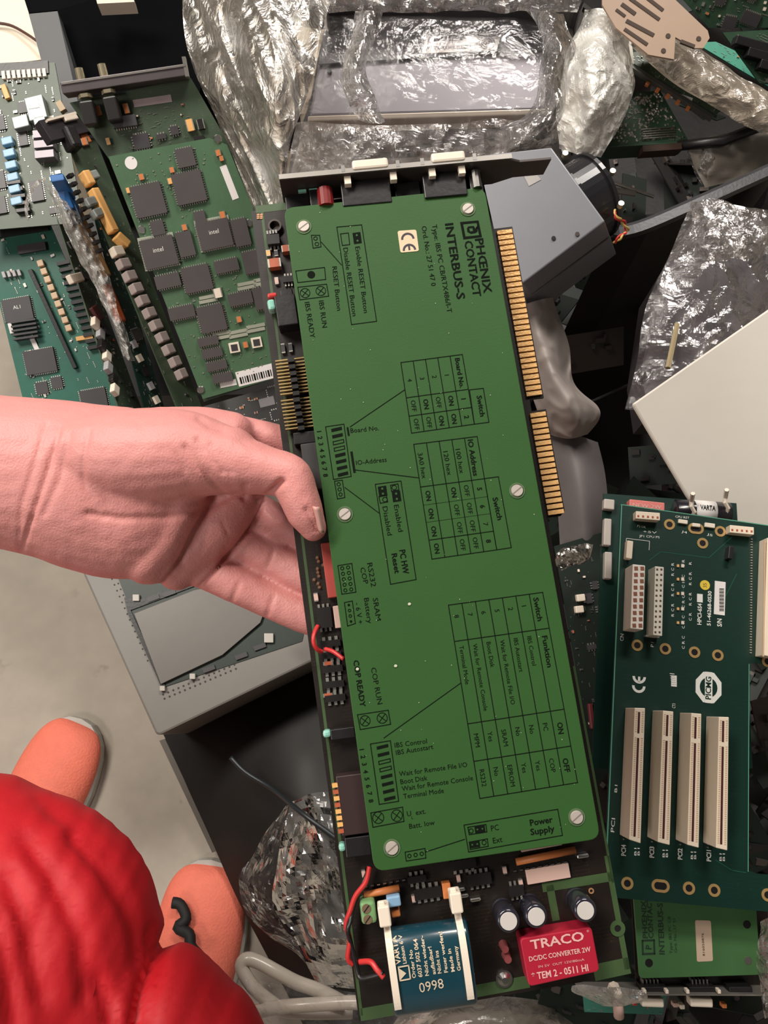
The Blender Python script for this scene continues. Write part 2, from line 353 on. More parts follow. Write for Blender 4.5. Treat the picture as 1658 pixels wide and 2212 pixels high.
# ================================================================== the setting
fm = mat('stained_concrete', (.42, .37, .31), .82, 0, .16, 30, bump=.4, bscale=90)
L = fm.node_tree.links; b_ = fm.node_tree.nodes['Principled BSDF']; src = b_.inputs['Base Color'].links[0].from_socket
tc_ = nd(fm, 'ShaderNodeTexCoord'); vo = nd(fm, 'ShaderNodeTexVoronoi'); vo.inputs['Scale'].default_value = 13; vo.inputs['Randomness'].default_value = 1
nz_ = nd(fm, 'ShaderNodeTexNoise'); nz_.inputs['Scale'].default_value = 60; mxv = nd(fm, 'ShaderNodeMix', data_type='RGBA'); mxv.inputs[0].default_value = .03
L.new(tc_.outputs['Object'], nz_.inputs['Vector']); L.new(tc_.outputs['Object'], mxv.inputs[6]); L.new(nz_.outputs['Color'], mxv.inputs[7]); L.new(mxv.outputs[2], vo.inputs['Vector'])
mr_ = nd(fm, 'ShaderNodeMapRange'); mr_.inputs[1].default_value = .10; mr_.inputs[2].default_value = .22; mr_.inputs[3].default_value = .85; mr_.inputs[4].default_value = 0; L.new(vo.outputs['Distance'], mr_.inputs[0])
n3 = nd(fm, 'ShaderNodeTexNoise'); n3.inputs['Scale'].default_value = 7; L.new(tc_.outputs['Object'], n3.inputs['Vector']); m3 = nd(fm, 'ShaderNodeMapRange'); m3.inputs[1].default_value = .42; m3.inputs[2].default_value = .5; L.new(n3.outputs['Fac'], m3.inputs[0])
mm_ = nd(fm, 'ShaderNodeMath', operation='MULTIPLY'); L.new(mr_.outputs[0], mm_.inputs[0]); L.new(m3.outputs[0], mm_.inputs[1])
mx_ = nd(fm, 'ShaderNodeMix', data_type='RGBA'); L.new(mm_.outputs[0], mx_.inputs[0]); L.new(src, mx_.inputs[6]); mx_.inputs[7].default_value = (.20, .155, .115, 1); L.new(mx_.outputs[2], b_.inputs['Base Color'])
mb = MB(); mb.box((0, .5, -.02), (6, 5, .04)); struct('floor', mb, fm)
WALL = mat('dull_wall_paint', (.35, .32, .28), .8)
mb = MB(); mb.box((0, 3.02, 1.4), (6, .04, 2.8)); struct('wall_back', mb, WALL)
mb = MB(); mb.box((0, -2.02, 1.4), (6, .04, 2.8)); struct('wall_front', mb, WALL)
mb = MB(); mb.box((-3.02, .5, 1.4), (.04, 5, 2.8)); struct('wall_left', mb, WALL)
mb = MB(); mb.box((3.02, .5, 1.4), (.04, 5, 2.8)); struct('wall_right', mb, WALL)
DARK = mat('black_sheet_plastic', (.012, .010, .010), .45, bump=.3, bscale=60)
DARK2 = mat('dull_black_rubber', (.018, .016, .016), .6, bump=.2)
BEIGE = mat('beige_grey_paint', (.21, .20, .18), .45, var=.04)
def slab(mb, pts, h0, mi=0):
    """solid from a px/height outline of the top face down to h0"""
    P = [Z(*p) for p in pts]; n = len(P); c = sum(P, Vector())/n
    nn = Vector((0, 0, 0))
    for i in range(n): nn += (P[i]-c).cross(P[(i+1) % n]-c)
    if nn.z < 0: P = P[::-1]
    vs = P+[Vector((p.x, p.y, h0)) for p in P]
    return mb.add(vs, [tuple(range(n)), tuple(range(2*n-1, n-1, -1))]+[((i+1) % n, i, n+i, n+(i+1) % n) for i in range(n)], mi)
_bm = mat('matt_black_lining', (.004, .004, .005), .9); _bm.node_tree.nodes['Principled BSDF'].inputs['Specular IOR Level'].default_value = .05
def solid(name, mb, m, label, cat, group=None, kind=None, **k):
    return tag(mb.build(name, m, **k), label, cat, group, kind)
# black bin that carries the scrap, rim bar and inner wall seen at right
t = thing('plastic_bin', 'large black plastic bin whose thick rim runs under the clear wrapped bundle', 'bin', loc=(.3, .1, 0))
def inb(mb): mb.v = [(x-.3, y-.1, z) for x, y, z in mb.v]; return mb
rim = densify([(1318, 500, .52), (1345, 502, .53), (1400, 486, .535), (1520, 434, .54), (1680, 362, .54), (1820, 300, .54)], 4)
m = MB(); vs = []
for u, v, h in rim:
    for du, dv, dh in ((-3, -17, -.004), (0, -12, 0), (4, 6, 0), (6, 14, -.006), (6, 14, -.03), (-3, -17, -.03)): vs.append(Z(u+du, v+dv, h+dh))
k = 6; n = len(rim); m.add(vs, [(i*k+j, (i+1)*k+j, (i+1)*k+(j+1) % k, i*k+(j+1) % k) for i in range(n-1) for j in range(k)]+[tuple(range(k)), tuple(range(n*k-1, (n-1)*k-1, -1))])
inb(m).build('bin_rim', mat('scuffed_black_plastic', (.045, .045, .05), .42, bump=.2), t, smooth=False)
m = MB(); W0 = [(1310, 515, .5), (1400, 500, .5), (1680, 380, .5), (1830, 310, .5)]
vs = []
for p in W0:
    a = Z(*p); vs += [a, Vector((a.x, a.y, .02)), a+Vector((.006, .01, 0)), Vector((a.x+.006, a.y+.01, .02))]
m.add(vs, [q for i in range(3) for q in ((i*4, i*4+1, i*4+5, i*4+4), (i*4+2, i*4+6, i*4+7, i*4+3), (i*4, i*4+4, i*4+6, i*4+2))]); inb(m).build('bin_wall', DARK, t)
m = MB(); slab(m, [(600, -200, .006), (1950, -260, .006), (2000, 2350, .006), (760, 2350, .006), (600, 2000, .006), (820, 1500, .006), (820, 1000, .006), (600, 900, .006)], .0); solid('gap_shade_sheet', m, DARK, 'added black sheet that puts shade into the gaps beneath the scrap heap', 'mat')  # added dark sheet, keeps the floor from showing in the black gaps
# deep dark scrap nobody could count
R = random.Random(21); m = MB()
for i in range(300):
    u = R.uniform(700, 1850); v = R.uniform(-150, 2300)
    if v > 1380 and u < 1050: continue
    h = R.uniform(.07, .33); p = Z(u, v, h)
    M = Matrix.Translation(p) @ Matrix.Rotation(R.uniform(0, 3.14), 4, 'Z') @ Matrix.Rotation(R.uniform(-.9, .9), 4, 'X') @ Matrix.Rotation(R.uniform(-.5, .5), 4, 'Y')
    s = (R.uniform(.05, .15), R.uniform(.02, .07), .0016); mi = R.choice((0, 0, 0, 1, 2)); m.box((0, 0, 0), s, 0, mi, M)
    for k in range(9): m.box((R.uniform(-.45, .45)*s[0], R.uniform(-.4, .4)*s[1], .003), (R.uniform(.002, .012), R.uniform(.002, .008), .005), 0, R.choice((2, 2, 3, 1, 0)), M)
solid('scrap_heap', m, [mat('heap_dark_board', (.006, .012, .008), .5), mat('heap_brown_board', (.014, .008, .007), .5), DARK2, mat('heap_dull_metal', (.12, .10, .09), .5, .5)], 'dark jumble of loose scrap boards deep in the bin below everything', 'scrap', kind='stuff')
# plinth: dark crates under the left boards
m = MB(); slab(m, [(0, 480, .24), (560, 440, .24), (620, 850, .16), (90, 860, .16)], .0)
solid('black_crate', m, DARK, 'black crate almost hidden beneath the upright boards at left', 'crate')
# ------------------------------------------------------------------ top left: black case, cream sheet
t = thing('black_case', 'open black equipment case with a grey side standing behind the boards', 'case', loc=Z(250, 60, .25))
def rel(mb, t): l = t.location; mb.v = [(x-l.x, y-l.y, z-l.z) for x, y, z in mb.v]; return mb
m = MB(); slab(m, [(62, 30, .44), (124, 24, .44), (172, 190, .42), (186, 300, .40), (135, 300, .40)], .0); rel(m, t).build('grey_side', mat('grey_case_paint', (.07, .075, .08), .5, var=.04), t)
m = MB(); slab(m, [(40, -40, .43), (400, -60, .43), (440, 150, .39), (420, 260, .36), (172, 280, .38), (124, 22, .43), (62, 28, .43)], .0); rel(m, t).build('black_interior', mat('matt_black_lining', (.004, .004, .005), .7), t)
m = MB(); cbA = [(205, -12, .455), (285, -14, .455), (290, 4, .455), (210, 8, .455)]; slab(m, cbA, .44); rel(m, t).build('paper_scrap', CREAM, t)
m = MB(); slab(m, [(-90, -90, .33), (45, -90, .33), (62, 30, .33), (96, 128, .33), (-90, 150, .33)], .0)
solid('cream_carton', m, mat('cream_cardboard', (.92, .82, .66), .7, var=.04, scale=14), 'bright cream carton in the far corner beside the black case', 'carton')
m = MB(); m.tube([Z(*p) for p in densify([(-30, 48, .337), (20, 54, .337), (60, 75, .34), (92, 98, .345)], 5)], .0018, 8)
solid('brown_cable', m, mat('brown_cable_jacket', (.10, .045, .035), .5), 'thin brown cable curving across the cream carton', 'cable', smooth=True)
# ------------------------------------------------------------------ left boards
q = [(-60, 140, .47), (118, 135, .47), (180, 480, .43), (-60, 500, .43)]
r, F = board('populated_board', 'grey-green board crowded with chips below the cream carton, blue coils on it', 'circuit board', q, PCBO, group=None)
scatter(F, r, q, 31, 10, 34, 40, 80, (CHIP, CREAM, LEAD, CHIPD, GREY))
for i in range(9):
    block('gold_tooth', F, r, (6+i*11, 153-i*.7), (8+i*11, 170-i*.7), 7, 0, .003, CREAM)
block('dark_edge_strip', F, r, (-40, 152), (104, 144), 28, -.001, .0015, BLACK)
block('orange_resistor', F, r, (5, 182), (16, 212), 11, 0, .004, AMBER, .0005); block('amber_resistor', F, r, (124, 218), (136, 238), 14, 0, .006, mat('dull_amber', (.4, .3, .18), .5), .0005)
for c, w, h in (((70, 232), 40, 50), ((40, 262), 34, 26), ((82, 262), 26, 24)): block('grey_can', F, r, (c[0], c[1]-h/2), (c[0]+h*.25, c[1]+h/2), w, 0, .010, mat('grey_can_metal', (.35, .38, .36), .4, .4), .001)
block('white_patch', F, r, (60, 226), (84, 222), 20, .0101, .0104, WHITE)
for i in range(6): block('blue_coil', F, r, (2+i*4, 306+i*26), (26+i*4, 300+i*26), 17, 0, .007, mat('sky_blue_resin', (.22, .42, .58), .35), .001)
for i in range(5): block('dark_slot', F, r, (14+i*5, 395+i*15), (44+i*5, 391+i*15), 8, 0, .006, BLACK, .0003)
for i in range(3): block('grey_fin', F, r, (70+i*2, 290+i*22), (112+i*2, 286+i*22), 17, 0, .012, mat('mauve_grey_metal', (.20, .18, .20), .4, .4), .0004)
# teal board
q = [(-40, 500, .40), (106, 478, .40), (285, 900, .33), (60, 905, .33)]
r, F = board('teal_board', 'bright teal board with large square chips above the forearm', 'circuit board', q, PCBT)
scatter(F, r, q, 8, 0, 26, 34, 66, (CHIP, CREAM, LEAD, WHITE, CHIPD))
block('edge_lip', F, r, (-30, 492), (98, 470), 5, 0, .006, CREAM, .0005); block('black_bracket', F, r, (-30, 505), (102, 484), 24, 0, .004, BLACK)
chip(F, r, (37, 668), 62, 50, -10, .004, text='AL1', h0=.0); chip(F, r, (86, 780), 66, 52, -10, .004)
for k in range(5): block('heat_fin', F, r, (22+k*1.5, 697+k*9), (76+k*1.5, 689+k*9), 4, 0, .009, CHIP)
for c in ((30, 715), ): block('white_socket_edge', F, r, (8, 655), (26, 720), 8, 0, .003, WHITE)
for i in range(9): block('tan_capacitor', F, r, (80+i*7.6, 570+i*17.5), (93+i*7.6, 566+i*17.5), 14, 0, .006, mat('tan_capacitor', (.70, .50, .33), .5), .0008)
block('slot_connector', F, r, (64, 582), (162, 795), 9, 0, .006, BLACK, .0004); block('white_strip', F, r, (66, 725), (96, 790), 10, 0, .002, WHITE)
for i in range(14): block('black_comb', F, r, (122+i*5.2, 570+i*14), (150+i*5.2, 564+i*14), 8, 0, .006, CHIPD)
block('copper_bar', F, r, (164, 732), (200, 726), 9, 0, .004, AMBER); block('grey_pad_row', F, r, (38, 540), (98, 530), 18, 0, .004, CHIP)
chip(F, r, (90, 838), 26, 26, -10); chip(F, r, (122, 826), 24, 24, -10); chip(F, r, (202, 862), 56, 44, -10, .003)
for i in range(4): block('white_block', F, r, (4+i*11, 594-i*1.5), (11+i*11, 592-i*1.5), 14, 0, .005, GREY, .0005)
# boards standing almost on edge between teal board and the vision card
def edge_board(name, label, q, m, seed, nch, nsm, sz, ang, **k):
    r, F = board(name, label, 'circuit board', q, m); scatter(F, r, q, seed, nch, nsm, sz, ang, **k); return r, F
q = [(96, 385, .44), (128, 392, .415), (312, 900, .345), (262, 900, .355)]
r, F = edge_board('edge_standing_board', 'olive board on edge directly right of the teal board', q, PCBO, 41, 4, 16, 17, 70, sm=(CREAM, CHIP, BRICK, LEAD))
block('cream_capacitor', F, r, (155, 602), (180, 596), 10, 0, .006, CREAM, .001); block('dark_red_part', F, r, (204, 660), (222, 690), 14, 0, .005, mat('dark_maroon', (.08, .02, .02), .4), .001)
for i in range(7): block('pale_capacitor', F, r, (205+i*7+(i % 2)*4, 690+i*24), (217+i*7+(i % 2)*4, 702+i*24), 13, 0, .006, (CREAM, GREY, CHIPD)[i % 3], .001)
q = [(160, 300, .45), (222, 420, .42), (362, 905, .34), (318, 905, .345)]
r, F = edge_board('edge_standing_board', 'dark green board on edge with orange rods, second right of the teal board', q, PCBD, 42, 3, 16, 17, 70, sm=(CHIPD, TANT, LEAD, CHIP))
for p0, p1, w, mm, nm in (((166, 442), (236, 596), 15, mat('tan_rod', (.50, .27, .11), .5), 'tan_rod'), ((234, 612), (268, 694), 15, mat('vermilion_rod', (.60, .12, .03), .45), 'orange_rod')): block(nm, F, r, p0, p1, w, 0, .008, mm, .002)
for i in range(5): block('small_part', F, r, (288+i*12, 735+i*30), (296+i*12, 750+i*30), 9, 0, .004, (GREY, CREAM, CHIPD)[i % 3])
q = [(136, 285, .50), (206, 300, .475), (446, 905, .37), (392, 905, .375)]
r, F = edge_board('edge_standing_board', 'grey board on edge with two amber rods and pale blocks beside the vision card', q, PCBO, 43, 0, 10, 17, 68, sm=(CHIPD, CHIP, LEAD))
for p0, p1, w in (((186, 366), (202, 396), 16), ((206, 404), (252, 498), 16), ((256, 504), (282, 528), 16)): block('amber_rod', F, r, p0, p1, w, 0, .011, AMBER, .0015)
for i in range(11):
    u = 254+i*13.8+(i > 4)*1; v = 530+i*26.5; block('pale_block', F, r, (u, v), (u+9, v+20), 22-i*.6, 0, .010, (CREAM if i in (0,) else mat('dusty_mauve_block', (.40, .33, .31), .6)), .001)
for i in range(10): block('dark_bracket_tooth', F, r, (150+i*7, 378+i*18), (160+i*7, 376+i*18), 6, 0, .006, CHIPD)
for c in ((200, 432), (216, 456), (205, 375)): block('grey_can', F, r, (c[0]-6, c[1]-8), (c[0]+5, c[1]+10), 22, 0, .010, mat('grey_can_metal', (.35, .38, .36), .4), .0015)
block('dark_bracket', F, r, (98, 282), (208, 256), 40, .0, .010, mat('dark_mauve_steel', (.045, .038, .045), .45, .5), .0004); block('bracket_edge', F, r, (103, 259), (172, 241), 4, .0, .014, CREAM)
block('port_nut', F, r, (140, 256), (168, 250), 10, .010, .014, CREAM, .001); block('port_body', F, r, (150, 268), (172, 316), 26, 0, .016, BLACK, .003); block('orange_capacitor', F, r, (178, 300), (194, 296), 16, 0, .006, TANT, .001)
m = MB(); P = [Z(120, 378, .50), Z(146, 452, .485)]; m.tube([Z(107, 384, .50), Z(135, 382, .50)], .006, 4)
t = thing('blue_connector', 'bright blue plastic connector clipped between the upright boards', 'connector', loc=Z(128, 420, .47))
m = MB(); slab(m, [(107, 378, .50), (136, 374, .50), (139, 388, .50), (110, 393, .50)], .47); rel(m, t).build('blue_cap', BLUE, t, bevel=.001)
m = MB(); slab(m, [(116, 392, .49), (138, 389, .49), (160, 448, .475), (140, 456, .475)], .45); rel(m, t).build('blue_body', BLUE, t, bevel=.001)
# vision card with daughterboard
q = [(150, 222, .560), (412, 172, .560), (594, 817, .415), (440, 868, .40)]
r, F = board('video_card', 'large green card with square processor chips and brass coaxial sockets at its bracket', 'circuit board', q, PCBO, pts=[(150, 222), (412, 168), (490, 304), (546, 450), (574, 632), (594, 817), (440, 868), (236, 345)])
block('mounting_bracket', F, r, (132, 190), (402, 150), 24, -.002, .016, mat('mauve_bracket_steel', (.13, .115, .12), .4, .6), .0006); block('bracket_lip', F, r, (132, 181), (400, 141), 3.5, .0155, .0170, STEEL); block('bracket_tab', F, r, (396, 122), (404, 165), 8, .01, .0165, STEEL)
for u, v in ((170, 152), (219, 143)):
    m = MB(); p = F.px(u, v, .014); q0 = F.px(u+11, v+34, .008); d = Vector((p.x-q0.x, p.y-q0.y, 0)).normalized(); s = Vector((p.x, p.y, .012))
    m.cyl(s-d*.012, .0038, .014, 18, 0, .0036, ax=d); m.cyl(s-d*.022, .0062, .003, 6, 0, ax=d); o = m.build('coaxial_socket', mat('brass_nickel', (.55, .48, .33), .3, .8), r)
    m = MB(); m.box((s-d*.035), (.012, .020, .013), math.atan2(d.y, d.x)+1.57); m.build('socket_body', CHIPD, o, bevel=.0015)
for u, v, w, h, mm in ((210, 238, 16, 18, TANT), (272, 234, 12, 20, TANT), (182, 305, 14, 14, TANT), (243, 234, 20, 14, PINKW), (410, 270, 18, 24, AMBER), (433, 268, 16, 20, CHIPD), (233, 305, 9, 14, AMBER)): smd(F, r, (u, v), w, h, -12, mm, hh=.004)
chip(F, r, (268, 262), 52, 22, -8, .006, CHIP, quad=False); chip(F, r, (305, 305), 34, 30, -10, .002, CHIP); block('grey_label', F, r, (288, 224), (370, 212), 15, 0, .0004, mat('grey_pink_label', (.38, .31, .31), .6))
for i in range(3): block('dark_part', F, r, (418+i*8, 300+i*8), (440+i*8, 296+i*8), 8, 0, .004, CHIPD)
scatter(F, r, [(230, 250), (400, 215), (440, 300), (270, 330)], 17, 2, 10, 18, -12)
dq = [(234, 338), (440, 304), (596, 816), (438, 862)]
m = MB(); m.prism([(F.px(*p, .006).x, F.px(*p, .006).y) for p in ((234, 338), (452, 298), (490, 312), (546, 450), (574, 632), (594, 817), (438, 862))], .0045, .006); db = m.build('daughter_board', PCBG, r)
H6 = .006
for c, w, h, tx, qd in (((400, 340), 38, 38, None, True), ((320, 432), 66, 66, None, True), ((408, 405), 64, 64, None, True), ((340, 492), 28, 30, None, True), ((432, 472), 24, 30, None, False), ((343, 545), 72, 62, 'intel', True), ((463, 506), 70, 58, 'intel', True), ((400, 527), 34, 52, None, False), ((520, 502), 34, 56, None, False), ((362, 607), 54, 28, None, False), ((425, 602), 60, 54, None, True), ((489, 574), 52, 26, None, False), ((545, 566), 40, 46, None, False), ((392, 675), 56, 26, None, False), ((457, 688), 56, 56, None, True), ((519, 645), 52, 26, None, False), ((560, 645), 24, 46, None, False), ((449, 737), 44, 18, None, False), ((458, 763), 44, 18, None, False), ((468, 790), 44, 18, None, False), ((480, 816), 44, 18, None, False)):
    if tx: block('chip_socket', F, r, (c[0]-w/2-2, c[1]-h*.02+7), (c[0]+w/2+2, c[1]-h*.02-7), h+9, H6, H6+.0012, mat('pale_socket', (.35, .38, .3), .5))
    chip(F, r, c, w, h, -12, .0035, mat('warm_grey_resin', (.075, .066, .065), .42), quad=qd, text=tx, h0=H6+(.001 if tx else 0))
for u, v in ((450, 641), (533, 612), (478, 720), (515, 716), (552, 704), (568, 603)):
    for k in range(2): block('resistor_pack', F, r, (u-20, v+4+k*9), (u+20, v-4+k*9), 7, H6, H6+.001, mat('dusty_green_grey', (.33, .34, .27), .5))
for u, v, w, mm in ((305, 382, 12, TANT), (371, 367, 11, TANT), (367, 391, 12, AMBER), (277, 411, 11, AMBER), (480, 464, 14, TANT), (398, 491, 12, TANT), (516, 690, 12, TANT), (530, 745, 12, TANT), (471, 330, 12, TANT), (478, 342, 10, TANT), (470, 633, 20, CREAM)): smd(F, r, (u, v), w, w, -12, mm, hh=.003, h0=H6)
for u, v in ((506, 751), (554, 740)):
    block('square_socket', F, r, (u-11, v+2), (u+11, v-2), 22, H6, H6+.0025, CREAM, .0003); block('socket_core', F, r, (u-7, v+1), (u+7, v-1), 14, H6+.002, H6+.0028, CHIP)
block('white_label', F, r, (512, 820), (592, 800), 32, H6, H6+.0003, WHITE); block('white_label', F, r, (475, 832), (510, 825), 13, H6, H6+.0003, WHITE); block('white_label', F, r, (481, 358), (509, 430), 15, H6, H6+.0003, WHITE)
m = MB()
for i in range(14): p = F.px(520+i*5, 822-i*1.3, H6+.0004); m.box((p.x, p.y, H6+.0005), (.0009 if i % 3 else .0017, .0065, .0001))
m.build('barcode', INK, r)
m = MB(); p = F.px(283, 352, H6); m.cyl((p.x, p.y, H6), .0056, .0003, 20); m.build('round_sticker', WHITE, r)
for u, v in ((306, 496), (470, 300), (434, 842), (538, 482)):
    m = MB(); p = F.px(u, v, H6); m.cyl((p.x, p.y, H6), .004, .0015, 16, 0, .003); m.build('screw', METAL, r)
m = MB(); R = random.Random(4)
for i in range(240):
    s = inquad(dq, R.uniform(.03, .97), R.uniform(.02, .98)); p = F.px(*s, H6); m.box((p.x, p.y, H6+.0003), (R.uniform(.0006, .0016), R.uniform(.0006, .0012), .0006), .2)
m.build('solder_pads', LEAD, r)['kind'] = 'stuff'
q = [(432, 880, .34), (640, 820, .36), (690, 1000, .33), (430, 1010, .32)]
r, F = board('dusty_board', 'dim dusty board lying below the video card behind the hand', 'circuit board', q, pcb_mat('dusty_dark_mask', (.05, .05, .045), (.12, .12, .11)))
scatter(F, r, q, 77, 3, 12, 30, -15); block('white_chip_label', F, r, (560, 872), (592, 864), 18, 0, .003, GREY)
# shiny clear tube bag between the boards
FILM = film_mat('clear_bag_film', (.85, .82, .80), .17, .1, 25, .5, 70, .8); FILM2 = film_mat('thin_clear_film', (.8, .76, .78), .05, .13, 25, .3, 60, .12); FILMW = film_mat('milky_bubble_film', (.92, .90, .85), .62, .2); FILMD = film_mat('smoky_film', (.75, .7, .74), .09, .12, 18, .35, 60, .7)
m = patch([[(96, 395, .47), (120, 405, .48), (150, 420, .47)], [(125, 470, .46), (150, 478, .475), (180, 480, .46)], [(170, 560, .44), (196, 570, .45), (225, 580, .44)], [(225, 660, .42), (240, 668, .425), (258, 672, .42)], [(268, 770, .39), (280, 776, .40), (292, 778, .39)]], 26, 90, .004, 3, 60, H=True)
solid('clear_tube_bag', m, FILMW, 'long narrow clear bag wedged between the upright boards', 'plastic bag', smooth=False)
m = MB(); vs = []
P = densify([(100, 385, .51), (85, 392, .51), (68, 412, .50), (58, 440, .49), (57, 462, .485), (62, 478, .48)], 5)
for i, (u, v, h) in enumerate(P): w = 6-abs(i-12)*.15; vs += [Z(u-w*.7, v-w*.7, h), Z(u+w*.7, v+w*.5, h+.003*math.sin(i))]
m.add(vs, [(2*i, 2*i+1, 2*i+3, 2*i+2) for i in range(len(P)-1)])
solid('film_strip', m, FILMW, 'curling torn strip of clear film above the teal board', 'plastic strip')
# ------------------------------------------------------------------ wrapped drive unit
t = thing('servo_drive', 'grey electronic drive unit with white maker label wrapped in clear film', 'drive unit', loc=Z(930, 160, .45))
def sl(name, pts, h0, m_, bevel=0, parent=None, label=None):
    m = MB(); slab(m, pts, h0); o = rel(m, t).build(name, m_, parent or t, bevel=bevel, label=label); return o
sl('drive_housing', [(700, 62, .560), (1172, 50, .560), (1180, 236, .548), (668, 250, .548)], .50, mat('lavender_grey_metal', (.17, .16, .18), .38, .25, var=.04), .002)
sl('black_top_band', [(699, 66, .5612), (1170, 54, .5612), (1172, 108, .5585), (688, 138, .5585)], .5595-.003, mat('charcoal_band', (.05, .048, .055), .4))
sl('front_lip', [(664, 250, .548), (1182, 234, .548), (1184, 246, .546), (664, 262, .546)], .53, mat('buff_metal', (.45, .39, .33), .4, .4), .001)
sl('lower_chassis', [(655, 266, .520), (1150, 252, .520), (1210, 330, .50), (1235, 430, .49), (606, 445, .49)], .44, mat('grey_brown_metal', (.30, .275, .265), .4, .4), .003)  # lower chassis is plain grey-brown metal
sl('black_side_clip', [(628, 240, .54), (648, 236, .54), (646, 262, .53), (622, 300, .52), (616, 292, .52)], .50, mat('blue_black_plastic', (.04, .045, .06), .35), .003)
for i, (u0, v0, u1, v1, w) in enumerate(((742, 302, 830, 293, 15), (852, 328, 925, 316, 14), (770, 340, 905, 330, 13), (975, 276, 1020, 270, 20), (700, 278, 760, 272, 10), (960, 310, 1000, 305, 18), (1060, 295, 1100, 290, 20))):
    F = Fr(Z(655, 266, .520), Z(1150, 252, .520), Z(1235, 430, .49)); a = F.px(u0, v0, .0006); b = F.px(u1, v1, .0006); rr = w*F.sc(u0, v0)/2; d = (b-a).normalized(); an = math.atan2(d.y, d.x); pts = []
    for k in range(9): tt = an+1.57+3.14159*k/8; pts.append((a.x+rr*math.cos(tt), a.y+rr*math.sin(tt)))
    for k in range(9): tt = an-1.57+3.14159*k/8; pts.append((b.x+rr*math.cos(tt), b.y+rr*math.sin(tt)))
    m = MB(); m.prism(pts, -.001, .0006); m.v = [tuple(F.M @ Vector(p)) for p in m.v]; rel(m, t).build('vent_slot', mat('vent_darkness', (.008, .008, .008), .8), t)
F = Fr(Z(699, 66, .5612), Z(1170, 54, .5612), Z(1172, 108, .5585)); zf = .0012
def fb(m): m.v = [tuple(F.M @ Vector(p)) for p in m.v]; return rel(m, t)
m = MB(); m.prism(rpoly(F, [(927, 55), (1088, 50), (1072, 108), (910, 115)], .002, zf), 0, zf); lab = fb(m).build('maker_label', WHITE, t)
m = MB(); z2 = zf+.0002; T(m, F, 'YASKAWA ELECTRIC', (937, 108), (1028, 104), 9, z2, True); T(m, F, 'A/C SERVO PACK', (936, 67), (1015, 63), 6, z2)
for i in range(24): p = F.px(938+i*2.7, 84-i*.1, z2); m.box((p.x, p.y, z2), (.0006 if i % 3 else .0011, .0052, .0001))
P = [F.px(*p, z2) for p in ((918, 101), (932, 99), (921, 110))]; m.poly([(p.x, p.y) for p in P], z2)
for rr in (9.5, 8.3, 6.2): p = F.px(1051, 92, z2); k = F.sc(1051, 92); m.ring((p.x, p.y, z2), rr*k*1.7, rr*k*1.7+.0004, .0001, 28)
TC(m, F, 'QC', (1051, 92), (10, 0), 8, z2); fb(m).build('label_print', mat('violet_grey_ink', (.08, .06, .09), .6), lab)
m = MB(); p = F.px(711, 153, 0); m.cyl((p.x, p.y, -.004), .0022, .0045, 12); fb(m).build('small_hole', BLACK, t)
# films over it
m = patch([[(690, 20, .71), (850, 25, .71), (1000, 25, .71), (1120, 30, .71), (1235, 35, .72)], [(680, 130, .705), (850, 130, .70), (1000, 130, .70), (1150, 130, .70), (1240, 140, .715)], [(650, 250, .71), (820, 250, .70), (1000, 250, .70), (1140, 245, .70), (1225, 240, .72)], [(625, 340, .735), (800, 340, .725), (980, 330, .72), (1100, 320, .725), (1190, 320, .74)], [(612, 425, .74), (780, 425, .735), (960, 400, .735), (1080, 380, .735), (1120, 380, .745)]], 80, 60, .0022, 11, 14)
solid('wrapping_film', m, FILM2, 'thin clear film wrapped over the grey drive unit', 'plastic film', smooth=False)
m = patch([[(640, 262, .715), (780, 268, .705), (920, 268, .70), (1060, 262, .70), (1200, 268, .71)], [(622, 330, .725), (780, 330, .71), (920, 325, .705), (1060, 318, .705), (1200, 310, .72)], [(606, 425, .735), (780, 420, .72), (920, 400, .72), (1050, 370, .72), (1130, 350, .735)]], 80, 34, .004, 14, 30)
solid('draped_film', m, film_mat('soft_clear_film', (.9, .85, .82), .17, .12, 22, .5, 60, .7), 'crinkled clear film draped over the slotted lower part of the drive unit', 'plastic film', smooth=False)
m = patch([[(770, 22, .65), (800, 25, .64), (830, 22, .65)], [(755, 80, .645), (785, 85, .63), (812, 80, .645)], [(738, 150, .645), (768, 155, .63), (792, 152, .645)], [(748, 210, .645), (785, 215, .635), (812, 212, .645)], [(775, 262, .65), (810, 265, .64), (832, 262, .65)]], 26, 60, .004, 5, 55)
solid('film_fold', m, FILM, 'twisted fold of clear film crossing the left of the drive unit', 'plastic film', smooth=False)
m = patch([[(1130, 20, .66), (1180, 22, .64), (1215, 30, .66)], [(1170, 90, .655), (1205, 95, .63), (1240, 100, .66)], [(1165, 160, .655), (1195, 165, .63), (1228, 168, .66)], [(1150, 230, .66), (1190, 235, .64), (1222, 235, .66)], [(1080, 280, .665), (1130, 290, .645), (1190, 300, .67)]], 34, 70, .005, 9, 45)
solid('film_fold', m, FILM, 'bunched fold of clear film along the right of the drive unit', 'plastic film', smooth=False)
m = MB(); slab(m, [(700, -60, .60), (1262, -70, .60), (1262, 8, .60), (1240, 22, .59), (702, 16, .59)], .545)
t = solid('black_unit', m, BLACK, 'glossy black unit wrapped in film at the very top above the labelled drive', 'device', bevel=.003)
m = patch([[(695, -60, .64), (900, -60, .64), (1250, -60, .64)], [(695, -10, .64), (900, -8, .63), (1250, -6, .64)], [(705, 24, .65), (900, 24, .64), (1240, 24, .65)]], 90, 20, .006, 15, 40)
solid('wrapping_film', m, FILM, 'crinkled clear film over the black unit at the very top', 'plastic film', smooth=False)
m = MB(); slab(m, [(700, 16, .55), (1245, 20, .55), (1215, 62, .545), (700, 66, .545)], .50); solid('brown_tray', m, mat('taupe_plastic', (.13, .11, .10), .4), 'taupe plastic tray edge between the black unit and the drive unit', 'tray')
